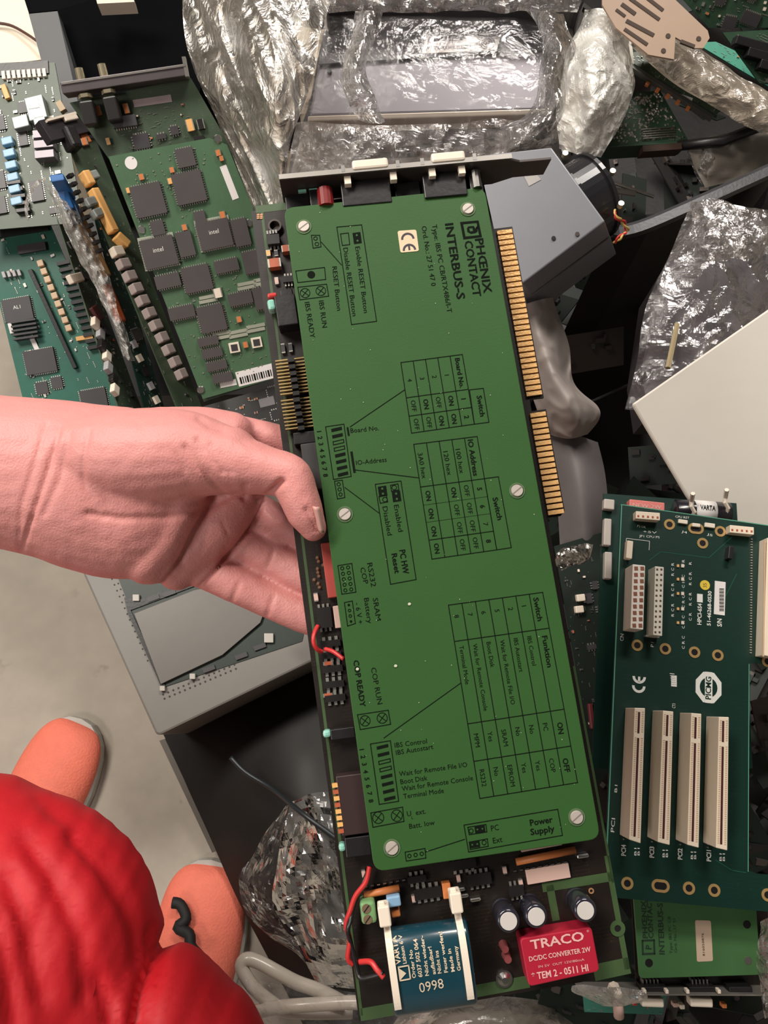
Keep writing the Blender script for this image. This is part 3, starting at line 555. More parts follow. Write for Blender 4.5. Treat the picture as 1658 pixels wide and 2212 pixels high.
# large shiny film at left of the drive
m = patch([[(395, -60, .74), (480, -60, .70), (570, -60, .68), (720, -60, .70)], [(405, 40, .74), (500, 40, .69), (590, 40, .67), (705, 45, .69)], [(425, 160, .75), (500, 150, .70), (590, 150, .66), (682, 160, .68)], [(465, 260, .76), (540, 270, .70), (600, 260, .67), (655, 245, .68)], [(515, 370, .77), (560, 360, .72), (600, 350, .69), (622, 330, .69)], [(548, 470, .78), (575, 460, .74), (598, 455, .72), (612, 440, .71)]], 110, 150, .011, 1, 26, along=(Z(600, 440, .5)-Z(450, 0, .5)).normalized())
solid('crumpled_film', m, film_mat('shiny_crumpled_film', (1, .93, .80), .72, .16, 14, .8, 50, .9), 'large sheet of crumpled shiny clear film between the video card and the drive unit', 'plastic film', smooth=False)
m = patch([[(430, 60, .80), (700, 60, .78)], [(500, 260, .80), (660, 240, .78)], [(560, 460, .80), (612, 440, .78)]], 40, 60, .012, 6, 16)
solid('buff_backing_paper', m, mat('buff_paper', (.30, .25, .19), .6), 'buff paper showing through the crumpled film', 'paper', smooth=False)
# milky bag right of drive
m = patch([[(1262, 20, .74), (1310, 24, .72), (1362, 28, .74)], [(1235, 90, .72), (1290, 95, .69), (1358, 90, .73)], [(1215, 150, .71), (1290, 150, .68), (1362, 150, .72)], [(1208, 200, .71), (1290, 210, .68), (1368, 195, .72)], [(1200, 270, .71), (1270, 280, .69), (1340, 270, .72)], [(1205, 320, .72), (1255, 335, .70), (1296, 345, .72)]], 44, 80, .006, 23, 35)
solid('milky_bag', m, film_mat('milky_bag_film', (1, .98, .92), 1.8, .25, 30, .5, 60, .3), 'bunched milky white plastic bag right of the drive unit', 'plastic bag', smooth=False)
m = patch([[(1268, 30, .76), (1355, 34, .76)], [(1210, 190, .76), (1364, 190, .76)], [(1210, 330, .76), (1300, 335, .76)]], 20, 30, .006, 2, 20); solid('foam_sheet', m, mat('off_white_foam', (.62, .6, .53), .7), 'off-white foam sheet inside the milky bag', 'foam', smooth=False)
# ------------------------------------------------------------------ power supply with fan
F = Fr(Z(930, 600, .62), Z(1129, 612, .62), Z(1306, 478, .655)); t = thing('power_supply', 'light grey metal power supply box with a black fan, behind the held card', 'power supply', loc=Z(1150, 500, .5))
PSUM = mat('zinc_plated_steel', (.27, .275, .30), .36, .35, var=.04)
A0_ = [Z(1128, 612, .625), Z(1306, 478, .65), Z(1190, 318, .66)]; FP = Fr(A0_[0], A0_[1], A0_[2])
def pp(u, v, h=0): return FP.M @ FP.px(u, v, h)
m = MB(); A_ = [pp(*q) for q in ((1190, 318), (1306, 478), (1128, 612), (930, 640), (1040, 335))]
def solidpoly(m, top, off, mi=0):
    n = len(top); c = sum(top, Vector())/n; nn = Vector()
    for i in range(n): nn += (top[i]-c).cross(top[(i+1) % n]-c)
    if nn.z < 0: top = top[::-1]
    vs = top+[p+off for p in top]; m.add(vs, [tuple(range(n)), tuple(range(2*n-1, n-1, -1))]+[((i+1) % n, i, n+i, n+(i+1) % n) for i in range(n)], mi)
off = D(1331, 549, dep(A_[1])+.075)-A_[1]
solidpoly(m, A_, off); rel(m, t).build('steel_case', PSUM, t, bevel=.001)
m = MB(); e = [A_[1]+off*.42, A_[2]+off*.42]; m.tube([e[0]+Vector((0, -.0008, .0004)), e[1]+Vector((0, -.0008, .0004))], .0006, 6); rel(m, t).build('case_seam', mat('seam_shadow', (.1, .1, .1), .6), t)
for u, v, h, mm in ((1195, 515, .6515, BLACK), (1246, 506, .654, DSTEEL), (1228, 552, .632, BLACK)):
    m = MB(); m.cyl(pp(u, v) if v < 510 or u < 1200 else A_[1]+off*((v-478)/75)+(A_[2]-A_[1])*((1306-u)/178), .0016, .0009, 12, ax=FP.n); rel(m, t).build('case_hole', mm, t)
m = MB(); solidpoly(m, [pp(1130, 378, .0004), pp(1152, 368, .0004), pp(1168, 388, .0004), pp(1142, 402, .0004)], FP.n*-.0004); rel(m, t).build('round_seal_sticker', mat('grey_seal', (.42, .40, .38), .4, .2), t)
# fan on the right face
fa, fb_ = A_[0].lerp(A_[1], .02), A_[0].lerp(A_[1], .98); ed = (fb_-fa).normalized(); outv = Vector((ed.y, -ed.x, 0)).normalized()
if outv.x < 0: outv = -outv
fc = (fa+fb_)/2+Vector((0, 0, -.033)); m = MB(); Rr = (fb_-fa).length/2*.92
def fring(m, r0, r1, d0, d1, n=36, mi=0):
    vs = []
    for r_, d_ in ((r0, d0), (r1, d0), (r1, d1), (r0, d1)):
        for i in range(n): a = 6.28318*i/n; vs.append(fc+outv*d_+ed*r_*math.cos(a)+Vector((0, 0, 1))*r_*math.sin(a))
    m.add(vs, [(k*n+i, k*n+(i+1) % n, ((k+1) % 4)*n+(i+1) % n, ((k+1) % 4)*n+i) for k in range(4) for i in range(n)], mi)
fring(m, Rr*.93, Rr, 0, .026); fring(m, Rr*.93, Rr*1.06, 0, .003); fring(m, Rr*.93, Rr*1.06, .0235, .0265); rel(m, t).build('fan_housing', mat('glossy_black_fan_plastic', (.02, .019, .022), .22, coat=.3), t)
m = MB(); fring(m, .001, Rr*.38, .004, .022); rel(m, t).build('fan_hub', BLACK, t)
for i in range(7):
    a0_, a1_ = 6.283*i/7, 6.283*(i+.75)/7; m = MB(); vs = []
    for a, d_ in ((a0_, .006), (a1_, .020)):
        for r_ in (Rr*.38, Rr*.9):
            for dd in (0, .001): vs.append(fc+outv*(d_+dd)+ed*r_*math.cos(a)+Vector((0, 0, 1))*r_*math.sin(a))
    m.add(vs, [(0, 2, 6, 4), (1, 5, 7, 3), (0, 4, 5, 1), (2, 3, 7, 6), (0, 1, 3, 2), (4, 6, 7, 5)]); rel(m, t).build('fan_blade', BLACK, t)
for (u, v) in ((1320, 376), (1338, 446), (1218, 338)):
    m = MB(); m.cyl(Z(u, v, .645), .0022, .004, 10); rel(m, t).build('fan_screw', mat('brass_nickel', (.55,.48,.33), .3), t)
for i, mm in enumerate((RED, mat('yellow_insulation', (.6, .42, .12), .4))):
    m = MB(); P = densify([(1325+i*3, 455, .64), (1330+i*4, 470, .64), (1346, 478+i*4, .635), (1352+i*3, 498, .63), (1340, 510+i*3, .63), (1326, 524+i*2, .625)], 5)
    m.tube([Z(u+3*math.sin(j*.8+i*3.1), v+2*math.cos(j*.8+i*3.1), h) for j, (u, v, h) in enumerate(P)], .0009, 6); rel(m, t).build('fan_wire', mm, t, smooth=True)
# ------------------------------------------------------------------ upper right pile
GD = pcb_mat('dark_green_mask', (.03, .07, .04), (.1, .16, .1))  # dark green mask colour with lighter traces
def sb(name, label, q, m, seed, nch, nsm, sz, ang, th=.0016, sm=None, pts=None, cat='circuit board'):
    r, F = board(name, label, cat, q, m, th, pts=pts); scatter(F, r, q, seed, nch, nsm, sz, ang, sm=sm); return r, F
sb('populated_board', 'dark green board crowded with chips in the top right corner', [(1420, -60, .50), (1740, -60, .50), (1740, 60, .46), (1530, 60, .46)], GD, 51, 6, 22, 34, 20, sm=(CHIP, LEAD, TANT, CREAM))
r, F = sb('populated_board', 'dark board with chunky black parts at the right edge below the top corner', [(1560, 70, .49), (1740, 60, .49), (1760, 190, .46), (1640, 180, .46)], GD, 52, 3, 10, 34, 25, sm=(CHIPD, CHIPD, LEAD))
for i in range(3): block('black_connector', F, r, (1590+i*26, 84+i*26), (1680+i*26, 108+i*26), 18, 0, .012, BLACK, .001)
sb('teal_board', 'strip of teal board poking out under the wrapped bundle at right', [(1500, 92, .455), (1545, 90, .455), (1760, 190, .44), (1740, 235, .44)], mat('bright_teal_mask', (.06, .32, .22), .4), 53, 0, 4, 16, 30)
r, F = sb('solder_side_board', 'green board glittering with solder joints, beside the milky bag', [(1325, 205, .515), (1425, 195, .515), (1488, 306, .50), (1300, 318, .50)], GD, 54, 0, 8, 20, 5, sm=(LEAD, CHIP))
R = random.Random(9); m = MB()
for i in range(260):
    s = inquad([(1330, 208), (1422, 198), (1482, 300), (1306, 312)], R.random(), R.random()); p = F.px(*s); m.cyl((p.x, p.y, 0), .0013, .0012, 6, 0, .0004)
m.build('solder_joints', METAL, r)['kind'] = 'stuff'
for k in range(5): block('pin_strip', F, r, (1388, 279+k*5), (1458, 274+k*5), 2, 0, .002, METAL)
mF = MB(); mF.prism([(F.px(1300, 318).x, F.px(1300, 318).y), (F.px(1488, 306).x, F.px(1488, 306).y), (F.px(1488, 308).x, F.px(1488, 308).y), (F.px(1300, 320).x, F.px(1300, 320).y)], -.028, .001); mF.build('green_side_wall', mat('muted_green_side', (.05, .10, .065), .5), r)
block('edge_connector', F, r, (1388, 321), (1472, 315), 13, -.012, .004, mat('umber_connector', (.06, .035, .025), .5))
r, F = sb('narrow_board', 'narrow slanting green board with a white patch, right of the milky bag', [(1345, 118, .53), (1390, 108, .53), (1570, 232, .52), (1520, 258, .52)], PCBO, 55, 0, 12, 14, 30, sm=(AMBER, CHIPD, LEAD))
block('white_patch', F, r, (1448, 202), (1494, 218), 14, 0, .0015, WHITE); block('grey_edge_bar', F, r, (1355, 135), (1540, 252), 8, 0, .006, mat('dark_steel_bar', (.12, .12, .11), .4, .5))
for i in range(5): block('amber_capacitor', F, r, (1395+i*22, 178+i*13), (1402+i*22, 182+i*13), 8, 0, .003, TANT)
m = patch([[(1358, 95, .555), (1410, 60, .57), (1460, 70, .56)], [(1430, 150, .555), (1470, 120, .575), (1515, 110, .56)], [(1500, 205, .55), (1545, 175, .57), (1600, 165, .555)], [(1570, 250, .545), (1620, 225, .565), (1680, 205, .55)], [(1650, 290, .54), (1720, 270, .55), (1780, 240, .54)]], 40, 80, .006, 31, 35, H=True)
solid('wrapped_bundle', m, film_mat('brownish_film', (.62, .53, .42), .75, .2, 25, .7, 55), 'long bundle in brownish clear film slanting to the right edge', 'plastic bag', smooth=False)
m = patch([[(1365, 100, .54), (1455, 80, .54)], [(1500, 210, .54), (1600, 170, .54)], [(1660, 295, .53), (1780, 240, .53)]], 12, 20, .004, 3, 20, H=True); solid('brown_paper', m, mat('taupe_paper', (.28, .23, .17), .7), 'taupe paper core inside the slanting wrapped bundle', 'paper', smooth=False)
# tan slotted bracket
q = [(1318, -28, .60), (1440, -28, .60), (1534, 72, .59), (1400, 100, .59)]
P = [Z(*p) for p in q]; F = Fr(P[0], P[1], P[2]); t = thing('slotted_plate', 'tan metal plate with rows of long slots at the top right', 'metal plate', F)
TAN = mat('tan_coated_steel', (.36, .25, .175), .5, var=.06)
m = MB(); pl = [F.px(*p) for p in ((1300, -40), (1425, -32), (1528, 66), (1532, 82), (1518, 104), (1500, 104), (1458, 80), (1455, 128), (1400, 118), (1330, 60), (1300, 10))]; m.prism([(p.x, p.y) for p in pl], -.002, 0); m.build('plate_body', TAN, t)
for a, b, w in (((1342, 8), (1372, 30), 9), ((1360, -4), (1424, 42), 8), ((1386, -14), (1432, 22), 8), ((1352, 44), (1412, 76), 9), ((1348, 62), (1398, 96), 8), ((1330, 20), (1350, 35), 7), ((1470, 88), (1500, 100), 8)): block('slot', F, t, a, b, w, -.0015, .0006, mat('slot_brown', (.06, .04, .03), .8), .0003)
for u, v in ((1442, 78), (1432, 110), (1508, 84)):
    m = MB(); p = F.px(u, v); m.cyl((p.x, p.y, -.001), .0022, .0016, 10); m.build('rivet_hole', mat('slot_brown', (.06, .04, .03), .8), t)
m = patch([[(1485, 300, .50), (1580, 285, .51), (1700, 262, .50)], [(1500, 350, .49), (1590, 335, .50), (1700, 310, .49)], [(1518, 405, .48), (1600, 390, .485), (1720, 350, .48)]], 30, 18, .005, 44, 25, H=True)
solid('grey_sack', m, mat('dull_grey_sack', (.17, .15, .125), .5), 'dull grey sack below the wrapped bundle at the right edge', 'sack', smooth=True)
m = MB(); m.tube([Z(1430, 318, .49), Z(1560, 305, .515), Z(1700, 250, .52)], .005, 8); solid('black_hose', m, BLACK, 'black hose along the top of the dull grey sack', 'hose', smooth=True)
m = patch([[(1480, 300, .49), (1530, 330, .50), (1560, 350, .49)], [(1490, 350, .48), (1520, 370, .49), (1560, 385, .48)], [(1515, 400, .47), (1530, 402, .475), (1560, 400, .47)]], 20, 24, .006, 71, 60, H=True)
solid('clear_scrap_film', m, FILM, 'small scrap of clear film caught below the glittering board', 'plastic film', smooth=False)
for a, b, c, d, lab in (((1325, 395), (1412, 425), 5, STEEL, 'thin metal rod lying deep beside the fan'), ((1330, 412), (1372, 418), 9, mat('pale_strip', (.4, .38, .34), .5), 'short pale strip lying deep beside the fan')):
    m = MB(); m.tube([Z(*a, .44), Z(*b, .44)], c*.00035, 6); solid('metal_rod' if d is STEEL else 'pale_strip', m, d, lab, 'scrap')
m = MB(); slab(m, [(1660, 400, .52), (1720, 380, .52), (1730, 470, .50), (1650, 440, .51)], .45); solid('grey_box', m, mat('dim_grey_box', (.06, .06, .06), .5), 'dim grey box corner past the bin rim at the right edge', 'box')
# ------------------------------------------------------------------ clear bundle, foam sheet, rolls
m = MB(); slab(m, [(1500, 470, .575), (1720, 480, .575), (1720, 900, .56), (1400, 900, .56), (1385, 800, .56), (1420, 600, .57)], .52)
solid('dark_parts_bundle', m, mat('dark_mauve_mass', (.035, .028, .032), .5, var=.5, scale=30), 'dark mass of parts seen through the clear wrapping left of the white sheet', 'parts')
m = patch([[(1490, 436, .60), (1550, 432, .61), (1630, 448, .61), (1740, 470, .60)], [(1440, 560, .595), (1520, 560, .61), (1600, 560, .61), (1740, 565, .60)], [(1396, 662, .59), (1490, 665, .60), (1600, 670, .60), (1740, 680, .59)], [(1376, 765, .585), (1470, 765, .595), (1560, 770, .595), (1740, 780, .59)], [(1351, 880, .575), (1420, 885, .575), (1500, 910, .575), (1720, 950, .575)]], 70, 80, .0035, 61, 24, H=True)
solid('clear_wrapped_bundle', m, FILMD, 'smoky clear plastic wrapping around the dark parts left of the white sheet', 'plastic bag', smooth=False)
m = patch([[(1487, 434, .615), (1540, 430, .63), (1600, 448, .63), (1720, 468, .61)], [(1492, 500, .612), (1545, 500, .63), (1600, 505, .63), (1690, 510, .61)], [(1500, 550, .61), (1545, 560, .62), (1590, 560, .62), (1640, 555, .61)]], 50, 40, .007, 66, 45, H=True)
solid('crinkled_bag_neck', m, FILM, 'crinkled shiny neck of the clear wrapping beside the bin rim', 'plastic bag', smooth=False)
m = MB(); m.tube([Z(1442, 795, .605), Z(1462, 700, .605)], .0022, 6); solid('yellow_tie', m, mat('yellowish_tie', (.35, .28, .16), .5), 'short yellowish tie strip inside the clear wrapping', 'cable tie')
FS = Fr(Z(1365, 872, .61), Z(1830, 548, .65), Z(1482, 1070, .575)); P = [FS.M @ FS.px(*p) for p in ((1365, 872), (1830, 548), (1990, 1000), (1900, 1330), (1640, 1300), (1482, 1070))]
m = MB(); solidpoly(m, P, Vector((0, 0, -.004))); solid('white_foam_sheet', m, mat('white_foam', (.84, .79, .71), .75, var=.03, scale=12, bump=.25, bscale=40), 'large plain white foam sheet with its corner pointing left', 'foam sheet', bevel=.0015)
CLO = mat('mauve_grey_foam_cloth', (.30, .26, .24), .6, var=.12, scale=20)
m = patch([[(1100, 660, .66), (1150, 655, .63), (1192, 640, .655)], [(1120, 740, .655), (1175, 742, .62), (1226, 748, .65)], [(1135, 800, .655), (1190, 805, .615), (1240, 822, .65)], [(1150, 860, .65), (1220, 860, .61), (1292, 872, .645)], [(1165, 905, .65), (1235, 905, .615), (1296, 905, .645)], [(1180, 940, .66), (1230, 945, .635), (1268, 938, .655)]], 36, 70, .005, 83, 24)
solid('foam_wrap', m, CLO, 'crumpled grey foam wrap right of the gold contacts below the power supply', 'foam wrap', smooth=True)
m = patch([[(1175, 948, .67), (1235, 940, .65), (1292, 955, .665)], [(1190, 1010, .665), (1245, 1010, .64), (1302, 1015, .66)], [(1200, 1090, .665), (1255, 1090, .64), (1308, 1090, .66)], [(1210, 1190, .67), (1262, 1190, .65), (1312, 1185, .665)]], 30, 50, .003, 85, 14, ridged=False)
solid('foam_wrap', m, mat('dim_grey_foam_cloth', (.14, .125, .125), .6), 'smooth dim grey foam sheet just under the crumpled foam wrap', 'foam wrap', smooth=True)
# ------------------------------------------------------------------ boards at lower right
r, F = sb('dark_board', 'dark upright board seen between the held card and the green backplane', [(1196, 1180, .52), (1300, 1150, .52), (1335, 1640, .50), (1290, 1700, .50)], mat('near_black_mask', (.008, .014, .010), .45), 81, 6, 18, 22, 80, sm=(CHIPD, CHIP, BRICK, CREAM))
for u, v in ((1255, 1291), (1252, 1316)): block('white_capacitor', F, r, (u-9, v+1), (u+9, v-1), 15, 0, .006, CREAM, .0008)
block('dark_red_capacitor', F, r, (1275, 1520), (1281, 1575), 10, 0, .005, mat('dark_red_resin', (.13, .015, .02), .5), .001)
m = patch([[(1200, 1195, .55), (1235, 1180, .555), (1280, 1175, .55)], [(1200, 1215, .545), (1240, 1205, .55), (1275, 1200, .545)], [(1208, 1230, .54), (1240, 1222, .54), (1262, 1215, .54)]], 20, 10, .004, 8, 80, H=True); solid('silver_scrap', m, METAL, 'crumpled silvery scrap on the dark upright board', 'scrap', smooth=False)
q = [(1303, 1066, .590), (1590, 1087, .590), (1625, 1660, .585), (1278, 1660, .585)]
r, F = board('battery_board', 'board with a tied battery and pink label, mostly under the green backplane', 'circuit board', q, PCBD)
for (a, b, w) in (((1316, 1078), (1315, 1100), 23), ((1313, 1120), (1311, 1178), 16), ((1314, 1192), (1313, 1250), 16)): block('pale_block', F, r, a, b, w, 0, .006, mat('dim_cream_block', (.45, .4, .36), .5), .0008)
o = block('pink_label', F, r, (1359, 1088), (1435, 1096), 21, 0, .008, mat('salmon_label', (.60, .17, .15), .5), .0006)
m = MB(); T(m, F, 'NEW 2W', (1366, 1094), (1428, 1100), 8, .0083); m.build('label_print', PINKW, o)
m = MB(); a = F.px(1455, 1102, .009); b = F.px(1575, 1110, .009); a.z = b.z = .009; m.tube([a, a.lerp(b, .02), b.lerp(a, .02), b], [.006, .008, .008, .006], 20); bt = m.build('battery_cell', mat('black_battery_wrap', (.015, .013, .02), .25, coat=.4), r, smooth=True)
m = MB(); a2 = F.px(1505, 1096, .0172); b2 = F.px(1550, 1100, .0172); m.tube([Vector((a2.x, a.y+(b.y-a.y)*.4, .009)), Vector((b2.x, a.y+(b.y-a.y)*.78, .009))], .0084, 24); ws = m.build('white_band', WHITE, bt, smooth=True)
m = MB(); T(m, F, 'VARTA', (1512, 1100), (1545, 1103), 11, .0176, True); m.build('band_print', INK, ws)
for u, v in ((1493, 1090), (1566, 1082)):
    m = MB(); p0 = F.px(u, v-8, .02); p1 = F.px(u+2, v+30, .014); m.tube([F.px(u+3, v-24, .028), p0, F.px(u-1, v+4, .0195), F.px(u+6, v+16, .018), p1], .0016, 6); m.build('cable_tie', CREAM, r)
# backplane
q = [(1341, 1089, .632), (1720, 1143, .632), (1720, 1985, .628), (1303, 1937, .628)]
P = [Z(*p) for p in q]; F = Fr(P[3], P[2], P[0]); bp = thing('backplane_board', 'dark green backplane board with four long cream slots and a white power socket', 'circuit board', F)
m = MB(); pl = [F.px(*p) for p in ((1341, 1089), (1720, 1143), (1720, 1436), (1619, 1432), (1616, 1880), (1636, 1888), (1720, 1896), (1720, 1975), (1303, 1937))]
# two convex pieces share an edge
m.prism([(p.x, p.y) for p in pl], -.0016, 0); m.build('circuit_board_laminate', PCBD, bp)
m = MB(); m.line(F.px(1342, 1091), F.px(1306, 1935), .0007, .0001); m.line(F.px(1341, 1090), F.px(1700, 1141), .0006, .0001); m.line(F.px(1617, 1435), F.px(1615, 1882), .0005, .0001); m.build('bright_edge', mat('mint_edge', (.10, .32, .22), .4), bp)
GR = mat('gold_ring_plating', (.62, .40, .16), .35, .5)
for u, v, ex in ((1445, 1133, 0), (1554.6, 1148, 0), (1516.5, 1173.6, 0), (1502, 1142, .0016), (1375.4, 1394, 0), (1436, 1401.7, 0), (1499, 1409, 0), (1549.3, 1415.6, 0), (1354, 1908, 0), (1425.7, 1913.6, .0018), (1487, 1918.4, 0), (1541.6, 1923, 0), (1656.8, 1933, 0), (1657, 1429, 0)):
    m = MB(); p = F.px(u, v); m.ring((p.x, p.y, .0001), .0021, .0037, .0003, 26, 0, ex); m.cyl((p.x, p.y, 0), .0022+ex*.6, .0002, 20, 1); m.build('plated_hole', [GR, BLACK], bp)
CW = mat('ivory_connector', (.78, .66, .52), .45, var=.04)
def conn(name, c0, c1, w, h, m_=CW, bev=.0004, h0=0): return block(name, F, bp, c0, c1, w, h0, h, m_, bev)
for c0, c1 in (((1373, 1112), (1425, 1116)), ((1576, 1142), (1628, 1147))):
    o = conn('pin_connector', c0, c1, 17, .007)
    m = MB()
    for i in range(5): t_ = (i+.5)/5; cbox(m, F, (c0[0]+52*t_-2, c0[1]+4*t_+2), (c0[0]+52*t_+2, c0[1]+4*t_+2), 4, .006, .0073)
    m.build('pin_openings', BRICK, o)
conn('small_connector', (1361, 1168), (1358, 1206), 13, .006); conn('tiny_part', (1465, 1125), (1485, 1128), 9, .002, CREAM); conn('tiny_part', (1522, 1133), (1544, 1136), 10, .002, CREAM); conn('tiny_part', (1495, 1133), (1512, 1135), 8, .002, CREAM)
# power socket
hp = .017; o = conn('power_socket', (1379.5, 1220), (1375, 1359), 27, hp, mat('white_nylon', (.80, .74, .66), .4, var=.03), .0004)
m = MB()
for r_ in range(10):
    for c_ in range(2):
        u = 1373.5+c_*13.3-r_*.45; v = 1228+r_*13.7; cbox(m, F, (u-4, v), (u+4, v), 8.5, hp-.001, hp+.00015)
m.build('socket_openings', mat('rust_brown_contacts', (.25, .09, .05), .6), o)
o = conn('pin_header', (1424, 1224), (1420, 1373), 19, .0145, mat('pale_nylon', (.66, .62, .53), .45), .0004)
m = MB()
for r_ in range(13):
    for c_ in range(2): u = 1419+c_*9-r_*.33; v = 1230+r_*11.3; cbox(m, F, (u-2, v), (u+2, v), 4, .0140, .0147)
m.build('header_openings', mat('umber_openings', (.08, .05, .04), .6), o)
m = MB(); cbox(m, F, (1423, 1376), (1394, 1373), 3, 0, .004); m.build('header_base', GREY, bp)
# four expansion slots
hs = .0205
SB_ = mat('slot_groove_maroon', (.06, .012, .012), .5); ST = mat('slot_contact_tan', (.55, .38, .24), .45)
for tl, tr, bl_, br_ in (((1370.3, 1529), (1392.9, 1529.6), (1358.4, 1813.8), (1383.2, 1821.9)), ((1431.5, 1534.8), (1454, 1537), (1420.2, 1819), (1446, 1825.7)), ((1492.6, 1540), (1514.5, 1542), (1484, 1825), (1508.7, 1831.5)), ((1552, 1548.3), (1573.8, 1549), (1545.8, 1831.5), (1570.5, 1837.3))):
    pts = [F.px(*p, hs) for p in (tl, tr, br_, bl_)]; m = MB(); m.prism([(p.x, p.y) for p in pts], .0006, hs); o = m.build('expansion_slot', CW, bp, bevel=.0004)
    qq = [tl, tr, br_, bl_]; m = MB()
    for a, b in ((.03, .19), (.225, .965)):
        pa = inquad(qq, .44, a); pb = inquad(qq, .44, b); cbox(m, F, pa, pb, 4.6, hs-.002, hs+.00012, 0)
    m.build('slot_groove', SB_, o); m = MB()
    for s in (.2, .80):
        for i in range(58):
            t_ = .03+i*.0163
            if .19 < t_ < .225: continue
            pa = inquad(qq, s, t_); cbox(m, F, (pa[0]-2, pa[1]), (pa[0]+2, pa[1]), 2.4, hs-.0005, hs+.0001)
    m.build('slot_contacts', ST, o)['kind'] = 'stuff'
    m = MB(); a = F.px(tl[0]-20, tl[1]+10); 
    for i in range(40):
        t_ = .02+i*.0245; u = tl[0]-15-11*t_*.55; v = tl[1]+8+(bl_[1]-tl[1]-2)*t_; p = F.px(u, v); m.cyl((p.x-.0012, p.y, 0), .0005, .0012, 5)
    m.build('slot_solder', LEAD, bp)['kind'] = 'stuff'
# long cream connector at the right border
o = conn('long_connector', (1690, 1166), (1683, 1421), 66, .012, CW, .0004)
m = MB(); cbox(m, F, (1652, 1168), (1648, 1418), 3, .0115, .0122); m.build('connector_seam', ST, o)
m = MB()
for i in range(44): p = F.px(1622-i*.05, 1165+i*5.7); m.box((p.x, p.y, .0004), (.0012, .0007, .0008))
m.build('connector_solder', LEAD, bp)['kind'] = 'stuff'
conn('black_jumper', (1580, 1180), (1577, 1207), 10, .006, BLACK, .0004)
# stickers, printing
mm = MB(); p = F.px(1521.6, 1264); mm.cyl((p.x, p.y, 0), .0033, .0003, 22); ys_ = mm.build('yellow_sticker', mat('yellow_sticker_paper', (.75, .55, .06), .5), bp)
mm = MB(); TC(mm, F, '35', (1521.6, 1264), (0, -10), 8, .0005); mm.build('sticker_print', mat('amber_ink', (.35, .2, .02), .5), ys_)
bs = conn('barcode_sticker', (1555, 1256), (1553, 1328), 23, .0004, WHITE, 0)
mm = MB()
for i in range(20): cbox(mm, F, (1553, 1272+i*2.5), (1563, 1272.3+i*2.5), 1 if i % 3 else 1.8, .0004, .0005)
mm.build('barcode', INK, bs)
sk = MB(); zz = .0002
def S(t_, a, b, h, bold=False): T(sk, F, t_, a, b, h, zz, bold)
cbox(sk, F, (1511, 1283), (1511, 1301), 12, 0, .0003)
S('HPCI-6S4', (1514, 1350), (1515, 1304), 9, True); S('51-46268-0S30', (1534, 1352), (1536, 1277), 8, True); S('S/N', (1558, 1354), (1558, 1337), 10, True)
ce(sk, F, (1379, 1482), (1380, 1462), 14.5, 5.5, zz, (.3, -10), 0)
for u, v, n in ((1451, 1222, 4), (1474, 1215, 6), (1489, 1220, 4)):
    for k in range(n*3): 
        if (k*7+u) % 4: S('RC'[k % 2], (u+4, v+k*11), (u+4, v+k*11-6), 6)
for t_, u, v, L_ in (('+5V', 1388, 1150, 30), ('JP1 CPU PS', 1380, 1160, 44), ('PS OK', 1376, 1138, 18), ('J4', 1471, 1150, 12), ('J5', 1526, 1156, 12), ('CPU RST', 1458, 1118, 30)): S(t_, (u, v), (u+L_, v+3), 5)
for a, b in (((1368, 1165), (1402, 1169)), ((1402, 1169), (1401, 1188)), ((1352, 1163), (1368, 1165)), ((1352, 1163), (1350, 1210))): sk.line(F.px(*a), F.px(*b), .0003, zz)
for i, u in enumerate((1352, 1413, 1474, 1536)):
    S('PCI%d' % (4-i), (u-1, 1849+i*4), (u-1, 1822+i*4+3), 10, True)
    for k in range(2): S('B1', (u+22+k*7, 1848+i*4), (u+22+k*7, 1832+i*4), 5)
S('B1', (1332, 1712), (1333, 1696), 6); S('PCI', (1326, 1798), (1328, 1768), 8); S('CN', (1346, 1385), (1347, 1370), 8); S('P1', (1411, 1398), (1412, 1388), 7); S('CT3', (1458, 1530), (1458, 1520), 7)
for k in range(6):
    cbox(sk, F, (1446+k*.8, 1455+k*4.6), (1446+k*.8+10, 1456+k*4.6), 1.4, 0, zz)
cbox(sk, F, (1455, 1459), (1455, 1483), 12, 0, zz)
sk.build('white_markings', [SILK, PCBD], bp); sk = MB()
p = F.px(1529.4, 1485); k_ = F.sc(1529, 1485)
sk.poly([(p.x+30*k_*math.cos(6.28318*i/8+.39), p.y+35*k_*math.sin(6.28318*i/8+.39)) for i in range(8)], zz)
sk.poly([(p.x+19*k_*math.cos(6.28318*i/20), p.y+21*k_*math.sin(6.28318*i/20)) for i in range(20)], zz+.0001, 1)
sk.poly([(p.x-8*k_, p.y-33*k_), (p.x+8*k_, p.y-33*k_), (p.x+8*k_, p.y+33*k_), (p.x-8*k_, p.y+33*k_)], zz+.0002, 0)
TC(sk, F, 'PICMG', (1529, 1486), (.2, -10), 12, zz+.0003, True, 1)
sk.build('octagon_badge', [SILK, PCBD], bp, label='white octagonal badge')
tr = MB()
for a, b in (((1402, 1210), (1426, 1192)), ((1426, 1192), (1530, 1205)), ((1530, 1205), (1580, 1160)), ((1475, 1250), (1474, 1340)), ((1560, 1300), (1590, 1240)), ((1545, 1858), (1580, 1880)), ((1580, 1880), (1610, 1885))): tr.line(F.px(*a), F.px(*b), .0005, .00012)
tr.build('copper_traces', mat('faint_green_trace', (.012, .085, .055), .4), bp)
R = random.Random(3)
for v in (1222, 1251, 1282, 1315, 1345):
    smd(F, bp, (1474, v), 9, 6, 90, CREAM, 'resistor', .0008); smd(F, bp, (1464, v), 7, 5, 90, AMBER, 'capacitor', .0008)
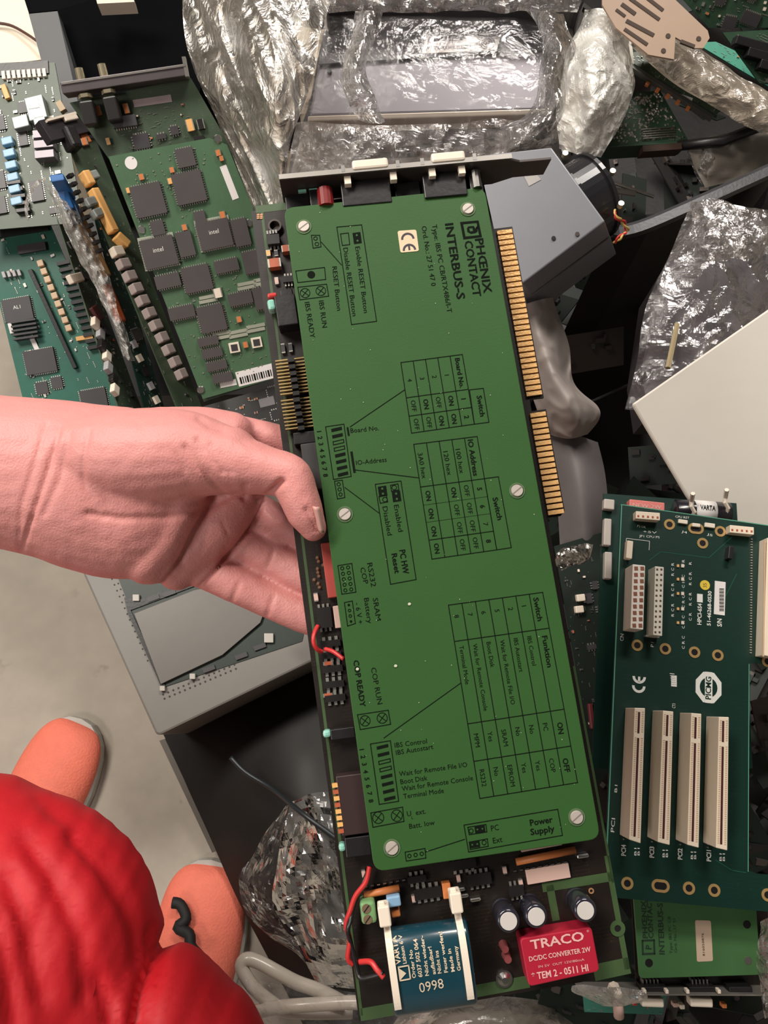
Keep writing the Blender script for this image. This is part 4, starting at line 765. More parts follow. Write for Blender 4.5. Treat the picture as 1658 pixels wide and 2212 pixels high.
# second interface card below
q = [(1362, 1915, .600), (1655, 1950, .600), (1672, 2142, .595), (1375, 2145, .595)]
P = [Z(*p) for p in q]; F = Fr(P[3], P[2], P[0]); c2 = thing('interface_card', 'second green-plated interface card with a cream sticker, half under the backplane', 'circuit board', F)
m = MB(); m.prism([(F.px(*p[:2]).x, F.px(*p[:2]).y) for p in q], -.0016, 0); m.build('circuit_board_laminate', PCBK, c2)
m = MB(); h2 = .010; m.prism(rpoly(F, [(1366, 1925), (1632, 1950), (1643, 2106), (1380, 2114)], .003, h2), h2-.0015, h2); pl2 = m.build('cover_plate', mat('dim_green_cover_paint', (.055, .15, .05), .5), c2, bevel=.0003)
m = MB(); z2 = h2+.00015
T(m, F, 'PH\u0152NIX', (1398.5, 2027), (1394, 1945), 11, z2, True); T(m, F, 'CONTACT', (1411, 2027), (1406, 1940), 11, z2, True); T(m, F, 'INTERBUS-S', (1435, 2062), (1430, 1951), 12, z2, True); T(m, F, 'Type: IBS PC CB', (1452, 2060), (1447, 1980), 6, z2); T(m, F, 'Ord. No.: 27 51', (1462, 2058), (1458, 1985), 6, z2)
P = [F.px(*p, z2) for p in ((1387, 2032), (1412, 2031), (1413, 2060), (1388, 2061))]
for i in range(4): m.line(P[i], P[(i+1) % 4], .0011, z2)
TC(m, F, 'P', (1400, 2046), (0, -10), 13, z2, True); m.build('printed_markings', mat('faded_dark_green_ink', (.015, .035, .02), .6), pl2)
m = MB(); m.prism(rpoly(F, [(1500.7, 1987.6), (1534.5, 1988.6), (1539.3, 2076), (1504.6, 2077.7)], .0012, z2), h2, z2); T(m, F, '816050876', (1522, 2065), (1519, 2016), 5, z2+.0001, False, 1); m.build('cream_sticker', [mat('peach_sticker', (.62, .46, .34), .5), INK], pl2)
for u, v, mm_ in ((1401, 2080, BLACK), (1612.4, 1997, BLACK), (1615, 2075, sc_m2 if 'sc_m2' in globals() else STEEL)):
    m = MB(); p = F.px(u, v, h2); m.cyl((p.x, p.y, h2), .0024, .0002, 16); m.build('plate_hole', mm_, pl2)
for u0 in (1388, 1495):
    for i in range(5): m = MB(); cbox(m, F, (u0+i*8, 2116), (u0+i*8+.6, 2130), 2.5, .001, .006); m.build('connector_pin', LEAD, c2)
for u0, u1 in ((1385, 1440), (1488, 1545), (1575, 1625)): block('port_body', F, c2, (u0, 2140), (u1, 2139), 14, 0, .011, BLACK, .0005)
m = MB(); cbox(m, F, (1256, 2148), (1680, 2150), 3, -.004, .014); m.build('mounting_bracket', mat('dull_bracket_steel', (.30, .28, .25), .35, .6), c2)
for u0, u1 in ((1386, 1434), (1491, 1540)): block('serial_port_shell', F, c2, (u0, 2166), (u1, 2168), 18, .002, .010, CREAM, .001)
for u in (1392, 1440, 1485, 1553): block('bracket_clip', F, c2, (u-3, 2143), (u+4, 2143), 8, .010, .0145, CREAM, .0004)
m = MB(); p = F.px(1333, 2146, .014); m.cyl((p.x, p.y, .006), .004, .010, 8, 0, .0025); m.build('white_nut', CREAM, c2)
m = MB(); m.tube([F.px(1334, 2160, .006), F.px(1336, 2196, .002)], .0032, 10); m.build('dusty_pink_post', PINKW, c2, smooth=True)
for u, v, mm_ in ((1371, 2168, RED), (1459, 2172, PINKW), (1474, 2176, CREAM), (1565, 2174, TANT)): block('small_part', F, c2, (u-5, v), (u+5, v), 9, 0, .005, mm_, .0005)
r, F = sb('teal_board', 'dim teal board corner under the second interface card at the bottom', [(1258, 2140, .565), (1440, 2145, .565), (1430, 2192, .56), (1262, 2186, .56)], mat('dim_teal_mask', (.03, .15, .11), .45), 91, 0, 6, 14, 0)
m = patch([[(1240, 2135, .622), (1300, 2130, .625), (1390, 2135, .62)], [(1245, 2150, .62), (1310, 2150, .625), (1400, 2152, .62)], [(1300, 2170, .615), (1330, 2172, .618), (1370, 2168, .612)]], 24, 10, .003, 13, 60, H=True)
solid('clear_scrap_film', m, FILM, 'torn bit of clear film on the bracket at the bottom right', 'plastic film', smooth=False)
m = patch([[(1640, 1990, .625), (1665, 1985, .63), (1700, 1985, .625)], [(1645, 2080, .62), (1668, 2080, .63), (1700, 2080, .62)], [(1650, 2200, .61), (1670, 2200, .62), (1700, 2200, .61)]], 10, 40, .005, 19, 60, H=True)
solid('clear_scrap_film', m, FILM, 'clear film along the right border beside the second interface card', 'plastic film', smooth=False)
# ------------------------------------------------------------------ lower left
q = [(180, 1241, .20), (336, 1586, .20), (700, 1414, .20)]
t = thing('equipment_frame', 'beige-grey metal frame around a green board and a plain plate, on the floor', 'equipment', loc=Z(400, 1400, 0))
m = MB(); slab(m, [(120, 1105, .20), (180, 1241, .20), (336, 1586, .20), (346, 1588, .20), (700, 1416, .20), (760, 1100, .20)], .0); rel(m, t).build('frame_body', BEIGE, t, bevel=.004)
F = Fr(Z(180, 1241, .20), Z(336, 1586, .20), Z(700, 1414, .20)); F = Fr(Z(336, 1586, .2), Z(700, 1414, .2), Z(180, 1241, .2))
def fpoly(name, pts, z0, z1, mt, bev=0): m = MB(); P = [F.px(*p, z1) for p in pts]; m.prism([(p.x, p.y) for p in P], z0, z1); m.v = [tuple(F.M @ Vector(v)) for v in m.v]; return rel(m, t).build(name, mt, t, bevel=bev)
fpoly('green_board', [(215, 1150), (252, 1241), (348, 1486), (652, 1385), (700, 1180)], 0, .0012, pcb_mat('dim_green_mask', (.012, .025, .018), (.05, .08, .06)))
fpoly('dark_gap', [(268, 1290), (276, 1326), (350, 1487), (358, 1484), (282, 1318), (430, 1262), (424, 1250), (300, 1296)], .0012, .003, BLACK)
fpoly('plain_plate', [(289, 1325), (420, 1274), (600, 1240), (562, 1345), (480, 1415), (347, 1478)], .002, .006, mat('greige_plate', (.15, .14, .125), .35, .1, var=.05), .0005)
for u, v, w in ((580, 1378, 20), (415, 1461, 12), (350, 1487, 11), (293, 1291, 14)): fpoly('white_part', [(u-w/2, v-w/2), (u+w/2, v-w/2), (u+w/2, v+w/2), (u-w/2, v+w/2)], .0012, .006, mat('dim_white_part', (.5, .47, .42), .5), .0005)
for u, v in ((330, 1295), (365, 1284), (520, 1420), (560, 1400), (450, 1448)): fpoly('dark_chip', [(u-14, v-3), (u+12, v-12), (u+15, v-3), (u-10, v+6)], .0012, .004, CHIP)
m = MB()
for k in range(2):
    for i in range(15): p = F.px(352+k*3+i*11, 1500+k*9-i*4.6, .0004); m.cyl((p.x, p.y, 0), .0012, .0006, 6)
for k in range(3):
    for i in range(16): p = F.px(236+k*8+i*5.5, 1238-k*3+i*14*.9, .0004); m.cyl((p.x, p.y, 0), .001, .0006, 6)
m.v = [tuple(F.M @ Vector(v)) for v in m.v]; o = rel(m, t).build('perforations', mat('perforation_dark', (.05, .045, .04), .7), t); o['kind'] = 'stuff'
m = MB(); slab(m, [(344, 1600, .02), (356, 1596, .02), (470, 1838, .02), (458, 1842, .02)], 0)
solid('metal_rail', m, mat('dusky_rail', (.12, .105, .09), .5, .2), 'thin dusky rail on the floor edging the black sheet', 'rail')
m = patch([[(352, 1586, .06), (480, 1530, .08), (600, 1470, .08), (760, 1400, .08)], [(430, 1760, .05), (540, 1700, .10), (640, 1640, .13), (800, 1600, .13)], [(505, 1930, .05), (600, 1880, .12), (680, 1820, .15), (820, 1800, .15)], [(580, 2080, .05), (650, 2060, .11), (720, 2040, .13), (840, 2020, .13)], [(680, 2270, .05), (740, 2260, .09), (800, 2250, .1), (900, 2250, .1)]], 40, 50, .004, 27, 9, ridged=False, H=True)
solid('black_plastic_sheet', m, mat('black_polythene', (.010, .009, .008), .55, bump=.2, bscale=20), 'black plastic sheet spread beside the floor left of the held card', 'plastic sheet', smooth=True)
m = patch([[(618, 1738, .19), (680, 1720, .21), (740, 1712, .20), (800, 1700, .19)], [(600, 1850, .18), (670, 1850, .22), (740, 1850, .22), (810, 1850, .19)], [(598, 1960, .18), (670, 1960, .22), (740, 1960, .22), (820, 1960, .19)], [(650, 2060, .18), (700, 2070, .20), (750, 2070, .20), (830, 2060, .19)], [(690, 2135, .17), (720, 2140, .18), (760, 2140, .18), (840, 2130, .18)]], 26, 40, .013, 37, 17, H=True)
solid('clear_bag', m, film_mat('grey_clear_bag', (1, .98, .94), .09, .08, 30, .12, 60, 1.0), 'crumpled shiny clear bag on the black sheet left of the battery', 'plastic bag', smooth=False)
m = patch([[(616, 1740, .185), (640, 1735, .19), (660, 1760, .19)], [(560, 1830, .17), (590, 1850, .18), (615, 1860, .18)], [(516, 1902, .165), (545, 1920, .17), (600, 1940, .175)], [(548, 1990, .165), (580, 2000, .17), (620, 2010, .175)], [(660, 2080, .165), (690, 2100, .17), (705, 2110, .17)]], 16, 34, .006, 39, 30, H=True)
solid('thin_film', m, film_mat('very_thin_film', (.7, .66, .68), .03, .1, 20, .2, 50, .6), 'very thin film trailing left from the crumpled clear bag', 'plastic film', smooth=False)
m = MB(); m.tube([Z(*p) for p in densify([(498, 1636, .16), (530, 1668, .165), (590, 1706, .18), (650, 1755, .23), (735, 1818, .24)], 5)], .0028, 8); solid('black_cable', m, mat('slate_cord', (.02, .025, .028), .4), 'black cord lying across the crumpled clear bag', 'cable', smooth=True)
HOSE = mat('off_white_hose', (.50, .44, .37), .35, coat=.4, var=.1, scale=40)
m = MB(); m.tube([Z(*p) for p in densify([(745, 2168, .24), (690, 2140, .25), (640, 2122, .255), (595, 2098, .26), (558, 2078, .26), (532, 2072, .26), (522, 2090, .26), (545, 2130, .26), (585, 2165, .25), (630, 2185, .24), (760, 2186, .23)], 6)], .0068, 14); solid('white_hose', m, HOSE, 'off-white hose looped beside the red coat at the bottom', 'hose', smooth=True)
m = MB(); m.tube([Z(*p) for p in densify([(545, 2188, .25), (600, 2176, .265), (680, 2170, .27), (780, 2166, .265), (900, 2180, .25)], 6)], .0066, 14); solid('white_hose', m, HOSE, 'straight off-white hose in front of the looped one', 'hose', smooth=True)
m = patch([[(530, 2120, .28), (640, 2130, .285), (780, 2140, .28), (900, 2150, .27)], [(540, 2180, .285), (650, 2180, .29), (790, 2180, .285), (910, 2180, .28)], [(560, 2260, .28), (680, 2260, .28), (800, 2260, .28), (930, 2260, .27)]], 60, 30, .005, 47, 40, H=True)
solid('clear_hose_bag', m, FILM2, 'thin clear bag around the off-white hoses', 'plastic bag', smooth=False)
m = patch([[(860, 2195, .30), (950, 2160, .33), (1060, 2150, .34), (1180, 2165, .33), (1270, 2200, .30)], [(840, 2230, .31), (950, 2210, .35), (1060, 2205, .36), (1180, 2215, .35), (1300, 2240, .31)], [(830, 2290, .31), (950, 2290, .35), (1060, 2290, .36), (1180, 2290, .35), (1320, 2290, .31)]], 60, 24, .002, 53, 14, ridged=False, H=True)
solid('plastic_dome', m, film_mat('brown_clear_plastic', (.42, .36, .30), .5, .1, 12, .3, 30), 'brownish clear plastic dome bulging up below the battery', 'plastic cover', smooth=True)
# ================================================================== the held interface card
FC = Fr(D(775, 2205, .303), D(1362, 2103, .308), D(552, 455, .352))
card = thing('interface_card', 'long green interface card with printed cover plate held in the hand', 'circuit board', FC)
def cp(u, v, h=0): return FC.px(u, v, h)
PLATE = mat('green_cover_plate_paint', (.030, .094, .022), .5, var=.06, scale=40, bump=.05, bscale=1500)
PLATE.node_tree.nodes['Principled BSDF'].inputs['Specular IOR Level'].default_value = .3
PRIM = mat('bare_green_board_edge', (.045, .085, .03), .5)
xL = 0.0; a0 = cp(552, 455); a1 = cp(1045, 402); bl = cp(775, 2205); br = cp(1362, 2103)
t1 = cp(1072, 498); t2 = cp(1104, 495); e1 = cp(1151, 858); e2 = cp(1157, 888); e3 = cp(1185, 1118); tipx = cp(1217, 1105).x
tip1 = cp(1104, 497); notch_a = cp(1166, 855); notch_b = cp(1175, 889)
bodyx = t1.x-.001
mb = MB()
yt = a0.y; 
tipX = (tip1.x+tipx)/2+.0006
ys = [cp(1085, 492).y, cp(1150, 862).y, cp(1155, 887).y, cp(1190, 1117).y]
pts = [(0, 0), (br.x, 0), (bodyx+.0005, ys[3]), (tipX-.002, ys[3]), (tipX, ys[3]+.002), (tipX, ys[2]), (bodyx+.002, ys[2]), (bodyx+.002, ys[1]), (tipX, ys[1]), (tipX, ys[0]), (bodyx, ys[0]), (bodyx-.001, yt+.002), (0, yt)]
mb.prism(pts, -.0016, 0); mb.build('circuit_board_laminate', PCBK, card)
mb = MB()
def strip(u0, v0, u1, v1, w): a = cp(u0, v0); b = cp(u1, v1); a.x = min(a.x, br.x-w*.5); b.x = min(b.x, br.x-w*.5); mb.line(a, b, w, .0001)
for q in ((560, 452, 612, 446, .0035), (566, 462, 780, 2190, .0012), (1338, 1850, 1366, 2085, .0022), (790, 2190, 870, 2176, .0045), (1032, 2140, 1130, 2122, .0045), (1298, 2098, 1345, 2088, .006), (1180, 1916, 1322, 1893, .0035), (1188, 1920, 1199, 1980, .003), (1245, 1440, 1345, 1900, .001)): strip(*q)
mb.build('green_copper_border', PRIM, card)
# gold edge contacts: 31 + 18
def contacts(n, c0, c1):
    y0, y1 = cp(*c0).y, cp(*c1).y
    for i in range(n):
        y = y0+(y1-y0)*i/(n-1); m = MB(); m.box((tipX-.0041, y, 0), (.0068, .0018, .0021)); m.build('gold_contact', GOLD, card)
contacts(31, (1088, 503), (1151, 851)); contacts(18, (1157, 897), (1197, 1107))
# bracket at the far end
OB = cp(612, 437); exb = (cp(1188, 384)-OB).normalized(); eyb = Vector((-exb.y, exb.x, 0)); y_b = 0; xb0 = 0; xb1 = (cp(1193, 338, .0165)-cp(612, 437)).dot(exb); yt = -.0025
def bx(u, v, h): return (cp(u, v, h)-OB).dot(exb)
def BB(m, name, mt, par=None, **k):
    m.v = [tuple(OB+exb*x+eyb*y+Vector((0, 0, z))) for x, y, z in m.v]; return m.build(name, mt, par or card, **k)
mb = MB(); mb.prism([(0, -.001), (xb1-.024, -.001), (xb1-.015, .003), (xb1-.001, .003), (xb1, .0145), (xb1-.014, .0145), (xb1-.02, .0175), (0, .0175)], 0, .0012)
mb.v = [(x, z, h) for x, h, z in mb.v]; brk = BB(mb, 'mounting_bracket', DSTEEL, bevel=.0002)
mb = MB(); mb.box(((xb1-.018)/2, .0014, .0175), (xb1-.018, .0022, .0006)); BB(mb, 'bracket_lip', STEEL, brk)
for u0, u1 in ((760, 835), (930, 1000)):
    A = bx(u0, 372, .012); B = bx(u1, 350, .012); m = MB(); m.box(((A+B)/2, .0035, .0155), (B-A, .0045, .006)); BB(m, 'serial_port_shell', CREAM, bevel=.001)
    for xx in (A-.004, B+.004):
        m = MB(); m.cyl((xx, .001, .0165), .0016, .003, 6, ax=(0, 1, 0)); BB(m, 'jack_screw', METAL)
for u0, u1, v0, hh in ((615, 668, 425, .006), (668, 700, 420, .010), (735, 842, 398, .013), (850, 905, 392, .009), (912, 1005, 384, .0135), (1012, 1040, 380, .012)):
    A = bx(u0, v0, hh); B = bx(u1, v0, hh); m = MB(); m.box(((A+B)/2, -.0065, hh/2), (B-A, .011, hh)); BB(m, 'port_body', BLACK, bevel=.0004)
m = MB(); m.cyl((bx(702, 420, .012), -.0105, .011), .0035, .008, 14, ax=(0, 1, 0)); BB(m, 'reset_button', mat('dark_red_plastic', (.2, .01, .01), .4))
for u in (652, 676):
    m = MB(); m.box((bx(u, 410, .011), -.001, .009), (.0035, .0012, .0012)); BB(m, 'light_pipe', TEAL)
for i, u in enumerate((750, 850, 935, 1000)):
    m = MB(); m.box((bx(u, 385, .016), -.0018, .0145), (.0028, .0035, .003)); BB(m, 'bracket_clip', CREAM)
COPPER = mat('copper_pins', (.45, .22, .14), .35, .6)
for u0, n, v in ((778, 5, 425), (905, 8, 404)):
    for i in range(n):
        m = MB(); m.box((bx(u0+i*13, v, .008), -.014, .006), (.0007, .006, .0007)); BB(m, 'connector_pin', COPPER)
m = MB(); m.cyl((bx(1030, 402, .012), -.009, .012), .0022, .008, 10, ax=(0, 1, 0)); BB(m, 'screw', METAL)
yt = cp(552, 455).y
# ---- cover plate
HP = .0125
mb = MB(); mb.prism(rpoly(FC, [(612, 449), (1046, 404), (1297, 1812), (808, 1884)], .0045, HP), HP-.0016, HP)
plate = mb.build('cover_plate', PLATE, card, bevel=.0003)
sc_m = mat('screw_head_nickel', (.55, .49, .44), .5, .35)
for u, v in ((656, 490), (1010, 452), (744.6, 1111), (1116, 1060), (846, 1831.5), (1244.7, 1765)):
    m = MB(); p = cp(u, v, HP); m.cyl((p.x, p.y, HP), .0026, .0009, 24, 0, .0023); m.line((p.x-.002, p.y-.0012), (p.x+.002, p.y+.0012), .0005, HP+.00095, 1)
    o = m.build('cover_screw', [sc_m, mat('slot_shadow_metal', (.2, .17, .15), .5)], card)
    m = MB(); m.ring((p.x, p.y, HP), .0027, .0033, .0003); m.build('screw_rim', mat('worn_green_rim', (.14, .22, .11), .3, .3), o)
    m = MB(); m.cyl((p.x, p.y, 0), .0028, HP-.0017, 12); m.build('standoff', STEEL, card)
# ---- printing on the plate
pr = MB(); z = HP+.00012; lw = .00032
def PL(*pts, w=lw, closed=True):
    P = [cp(u, v, z) for u, v in pts]
    for i in range(len(P)-(0 if closed else 1)): pr.line(P[i], P[(i+1) % len(P)], w, z)
def PF(*pts, mi=0, dz=0): P = [cp(u, v, z+dz) for u, v in pts]; pr.poly([(p.x, p.y) for p in P], z+dz, mi)
def PC(u, v, r, fill=False, x=False):
    p = cp(u, v, z); R = r*FC.sc(u, v, z); n = 18
    c = [(p.x+R*math.cos(6.283*i/n), p.y+R*math.sin(6.283*i/n)) for i in range(n)]
    if fill: pr.poly(c, z)
    else:
        for i in range(n): pr.line(c[i], c[(i+1) % n], lw*.8, z)
    if x:
        for s in (1, -1): pr.line((p.x-R*.6, p.y-R*.6*s), (p.x+R*.6, p.y+R*.6*s), lw*.9, z)
def TT(t, p0, p1, h, bold=False): T(pr, FC, t, p0, p1, h, z, bold)
def TD(t, c, h, dr=(1.4, 10), bold=False): TC(pr, FC, t, c, dr, h, z, bold)
def icon(u, v, w, h, n=2, dr=(1.4, 10)):       # dark jumper symbol with two pale pin dots
    a = math.atan2(dr[1], dr[0]); dx, dy = math.cos(a)*h/2, math.sin(a)*h/2; ex, ey = -math.sin(a)*w/2, math.cos(a)*w/2
    PF((u-dx-ex, v-dy-ey), (u+dx-ex, v+dy-ey), (u+dx+ex, v+dy+ey), (u-dx+ex, v-dy+ey))
    for k in (-1, 1):
        p = cp(u+dx*.5*k, v+dy*.5*k, z+.0001); R = w*.14*FC.sc(u, v, z); pr.poly([(p.x+R*math.cos(6.283*i/8), p.y+R*math.sin(6.283*i/8)) for i in range(8)], z+.0001, 1)
PL((672, 508), (690, 508), (693, 533), (676, 536)); PC(681, 515, 4); PC(684, 527, 4)
PL((693.7, 523), (737, 572), closed=False)
PL((727, 490.4), (780.7, 485.4), (813, 693.8), (758.8, 701)); icon(771, 514, 17, 24); PL((735, 505), (752, 503), (755, 528), (739, 530))
TT('Enable RESET Button', (766.7, 533), (785.5, 676), 10.5); TT('Disable RESET Button', (740.7, 535.6), (760.8, 683), 10.5); TT('RESET Button', (717, 576), (727.6, 671), 10.5)
PL((638.3, 585.3), (700.5, 577.4), (703.2, 603.4), (642.8, 610.2)); PC(671.8, 593.2, 8.5, True)
PL((642.8, 620.3), (705, 613.6), (709.5, 639.5), (647.3, 647.5)); PC(658.6, 632.8, 10.5, x=True); PC(692.5, 628.2, 10.5, x=True)
TT('IBS RUN', (688, 649.7), (696, 708), 11); TT('IBS READY', (657.5, 653), (670, 730.5), 11)
# logo and names
PF((993.2, 479.6), (1033, 476), (1040.5, 512), (1000.4, 517))
g = [(1000, 485), (1029, 482), (1034, 508), (1005, 511)]; PF(*g, mi=2, dz=.0001)
PF((1011, 489), (1023, 488), (1026, 494), (1034, 493), (1031, 486), (1031, 500), (1027, 503), (1017, 505), (1009, 501), (1008, 493), dz=.0002)
PF((1013, 494), (1020, 493), (1021, 499), (1015, 500), mi=2, dz=.0003)
TT('PH\u0152NIX', (1025.5, 516), (1045, 634), 18, True); TT('CONTACT', (1002.5, 521), (1022, 641), 17.5, True); TT('INTERBUS-S', (960.8, 483.2), (987, 647), 18, True)
TT('Type: IBS PC CB/RTX486/I-T', (932.4, 485.6), (965.5, 675.5), 11); TT('Ord. No.: 27 51 47 0', (910, 489), (931, 618), 11)
# table helper (bilinear in the plate's plane)
def Q(q, s, t): return tuple((q[0][k]*(1-s)+q[1][k]*s)*(1-t)+(q[3][k]*(1-s)+q[2][k]*s)*t for k in (0, 1))
q1 = [(865.3, 783), (998, 765.5), (1024, 916), (888.5, 935.5)]; PL(*q1)
for i in range(1, 5): PL(Q(q1, i/5, 0), Q(q1, i/5, 1), closed=False)
for t in (.5, .76): PL(Q(q1, 0, t), Q(q1, 1, t), closed=False)
PL((1013.5, 842), (1043.4, 838.7), (1055.4, 912), (1024, 916))
TT('Board No.', (982, 774), (993, 838), 10.5, True); TT('Switch', (1029, 855), (1037, 900), 11, True)
for s, r in ((.7, '1'), (.5, '2'), (.3, '3'), (.1, '4')): TD(r, Q(q1, s, .26), 10)
for s, a, b in ((.9, '1', '2'), (.7, 'ON', 'ON'), (.5, 'OFF', 'ON'), (.3, 'ON', 'OFF'), (.1, 'OFF', 'OFF')):
    bo = a == 'ON'; TD(a, Q(q1, s, .625), 10.5, bold=bo or a == '1'); TD(b, Q(q1, s, .885), 10.5, bold=b in ('ON', '2'))
q2 = [(893, 959.6), (1030, 942.7), (1072.3, 1187.6), (932.4, 1207.6)]; PL(*q2)
for i in range(1, 5): PL(Q(q2, i/5, 0), Q(q2, i/5, 1), closed=False)
for t in (.372, .835): PL(Q(q2, 0, t), Q(q2, 1, t), closed=False)
for t in (.53, .68): PL(Q(q2, 0, t), Q(q2, 1, t), w=.00012, closed=False)
PL((1045.8, 1033.7), (1076, 1029.6), (1103.7, 1182.8), (1072.3, 1187.6))
TT('IO Address', (1009.6, 950), (1022, 1028.4), 11.5, True); TT('100 hex', (983, 970.5), (992.5, 1023), 10.5); TT('120 hex', (956.5, 975.3), (966, 1027), 10.5); TT('3A0 hex', (901.5, 979), (911.5, 1034), 10.5); TT('Switch', (1063, 1075.4), (1074.5, 1124), 11.5, True)
for s, r in ((.9, '5678'), (.7, ('OFF',)*4), (.5, ('ON', 'OFF', 'OFF', 'OFF')), (.1, ('ON',)*4)):
    for t, c in zip((.455, .61, .765, .915), r): TD(c, Q(q2, s, t), 10.5, bold=c in ('ON', '5', '6', '8'))
# switch block symbols
def dip(q, n0, n1, hollow=(2, 3)):
    PL(*q)
    for i in range(8):
        t = (i+.62)/8.2; c = Q(q, .55, t); a = Q(q, .28, t+.01); b = Q(q, .86, t-.005)
        e = (0.5, 3.4)
        P = [(a[0]-e[0], a[1]-e[1]), (b[0]-e[0], b[1]-e[1]), (b[0]+e[0], b[1]+e[1]), (a[0]+e[0], a[1]+e[1])]
        (PL if i in hollow else PF)(*P)
        TD(str(i+1), (n0[0]+(n1[0]-n0[0])*i/7, n0[1]+(n1[1]-n0[1])*i/7), 10, bold=True)
dip([(702.8, 921.8), (742.4, 916), (758, 1029), (719.8, 1035.5)], (689, 932), (703, 1026.5))
PF((748, 923), (752, 922.5), (755, 941), (751, 941.5)); PF((756, 975.5), (761, 975), (768, 1021), (763, 1021.5))
TT('Board No.', (757, 935), (818, 929), 10.5); PL((756, 921.8), (873.5, 842), closed=False); TT('IO-Address', (769, 1004.5), (835, 997), 10.5); PL((767, 1015), (903, 1032), closed=False)
PL((722, 1039.3), (739, 1037), (744.6, 1074.4), (728.4, 1077.7))
for k in range(3): PC(731+k*2, 1046+k*11, 3.6)
PL((744.6, 1053), (818, 1108), closed=False)
PL((810, 1046), (865.5, 1038.9), (898.3, 1251.8), (843, 1262)); icon(826, 1061, 18, 22); icon(856, 1072, 18, 23); PC(831, 1079, 5); PC(851, 1053, 5)
PL((818, 1073), (834, 1070), (837, 1084), (821, 1087)); PL((843, 1048), (859, 1045), (861, 1058), (845, 1061))
TT('Enabled', (850, 1091.3), (860, 1149), 11); TT('Disabled', (825.5, 1094.7), (836.5, 1157), 11); TT('PC HW', (862, 1188.5), (870.5, 1240.5), 13, True); TT('Reset', (845, 1196.4), (852.4, 1239), 12, True)
q = [(729.3, 1221.7), (759.3, 1217), (768.4, 1278.9), (737.9, 1283.4)]; PL(*q)
for i in range(5):
    for s in (.28, .7): PC(*Q(q, s, (i+.6)/5.2), 3.4)
TT('RS232', (792.5, 1216.7), (801.5, 1268), 11.5); TT('COP', (777, 1227), (785, 1262), 11)
q = [(743.5, 1301.5), (760.5, 1298), (767, 1346.7), (750.3, 1352.3)]; PL(*q)
for i in range(4): PC(*Q(q, .5, (i+.6)/4.2), 2.8, i in (0, 3))
TT('- 6 V +', (766, 1303), (773.5, 1348), 11); TT('SRAM', (804.5, 1292.4), (812, 1341), 11.5); TT('Battery', (785.5, 1292.4), (793.5, 1347), 11)
TT('COP READY', (762.5, 1427), (778, 1528), 12, True); TT('COP RUN', (800.5, 1443), (815, 1522), 11.5)
PL((771.6, 1544), (838, 1534), (843.2, 1564.5), (777.7, 1576)); PC(788, 1557, 11, x=True); PC(825, 1551, 11, x=True)
PL((829, 1594), (993.8, 1476), closed=False)
q3 = [(968, 1307), (1171.5, 1279.4), (1246.7, 1690.4), (1035.8, 1724.8)]; PL(*q3)
for i in range(1, 7): PL(Q(q3, i/7, 0), Q(q3, i/7, 1), closed=False)
for t in (.188, .614, .808): PL(Q(q3, 0, t), Q(q3, 1, t), closed=False)
TT('Switch', (1151, 1291.6), (1161, 1342), 11.5, True); TT('Funktion', (1170, 1374), (1181.8, 1442), 11.5, True); TT('ON', (1202.4, 1561), (1206, 1586), 12, True); TT('OFF', (1214, 1638.8), (1220, 1669), 12, True)
def txt_at(t, s, t0, h=10.5, bold=False):
    a = Q(q3, s-.018, t0); b = Q(q3, s-.018, t0+.1); pa = cp(*a, z); pb = cp(*b, z); put_text(pr, t, pa, pb-pa, h*FC.sc(*a, z), z, None, False, bold)
for i, (n, f, a, b) in enumerate((('8', 'Terminal Mode', 'MPM', 'RS232'), ('7', 'Wait for Remote Console', 'Yes', 'No'), ('6', 'Boot Disk', 'SRAM', 'EPROM'), ('5', 'Wait for Remote File I/O', 'No', 'Yes'), ('2', 'IBS Autostart', 'No', 'Yes'), ('1', 'IBS Control', 'PC', 'COP'))):
    s = (i+.42)/7; txt_at(n, s, .055); txt_at(f, s, .215, 9.6); txt_at(a, s, .67); txt_at(b, s, .855)
dip([(799.6, 1607), (842.7, 1600), (860.6, 1730.8), (818.7, 1737.6)], (781, 1619), (801, 1730))
TT('IBS Control', (852.5, 1615), (922, 1605.4), 10.5); TT('IBS Autostart', (855.3, 1631), (935.6, 1617.5), 10.5); TT('Wait for Remote File I/O', (862.2, 1677), (1009, 1656.3), 10.5); TT('Boot Disk', (865, 1694), (923, 1685), 10.5); TT('Wait for Remote Console', (868, 1709), (1021.5, 1685), 10.5); TT('Terminal Mode', (871.4, 1725.5), (958.5, 1712.4), 10.5)
PL((800.3, 1756), (869, 1743.4), (872, 1774.3), (804.9, 1787)); PC(816.4, 1766.3, 12, x=True); PC(856.5, 1761.7, 12, x=True)
TT('U  ext.', (879.4, 1763.5), (919.5, 1757.1), 11); TD('L', (890, 1766), 6, (10, -1.5)); TT('Batt. low', (884, 1790.3), (939, 1781.2), 10.5)
q = [(874.4, 1840.8), (917.2, 1832.7), (919.5, 1853.4), (877, 1860)]; PL(*q)
for i in range(3): PC(*Q(q, (i+.6)/3.2, .5), 3.6)
PL((919.5, 1840), (1003, 1813), closed=False); PL((1001.5, 1782.3), (1204, 1748), (1214.3, 1804.4), (1011.7, 1840.6)); icon(1036, 1791, 14, 22, dr=(10, -1.5)); icon(1025, 1824, 14, 22, dr=(10, -1.5)); PC(1017, 1795, 4.5); PC(1045, 1820, 4.5)
PL((1010, 1787), (1049, 1781), (1051, 1797), (1013, 1803)); PL((1013, 1819), (1052, 1812), (1054, 1828), (1015, 1835))
TT('PC', (1061, 1795.5), (1077.5, 1792.5), 12); TT('Ext', (1065, 1822), (1085, 1818.5), 12); TT('Power', (1145, 1784), (1194, 1776), 13, True); TT('Supply', (1146, 1804), (1198, 1795.7), 13, True)
pr.build('printed_markings', [INK, PLATE, PLATE], plate)
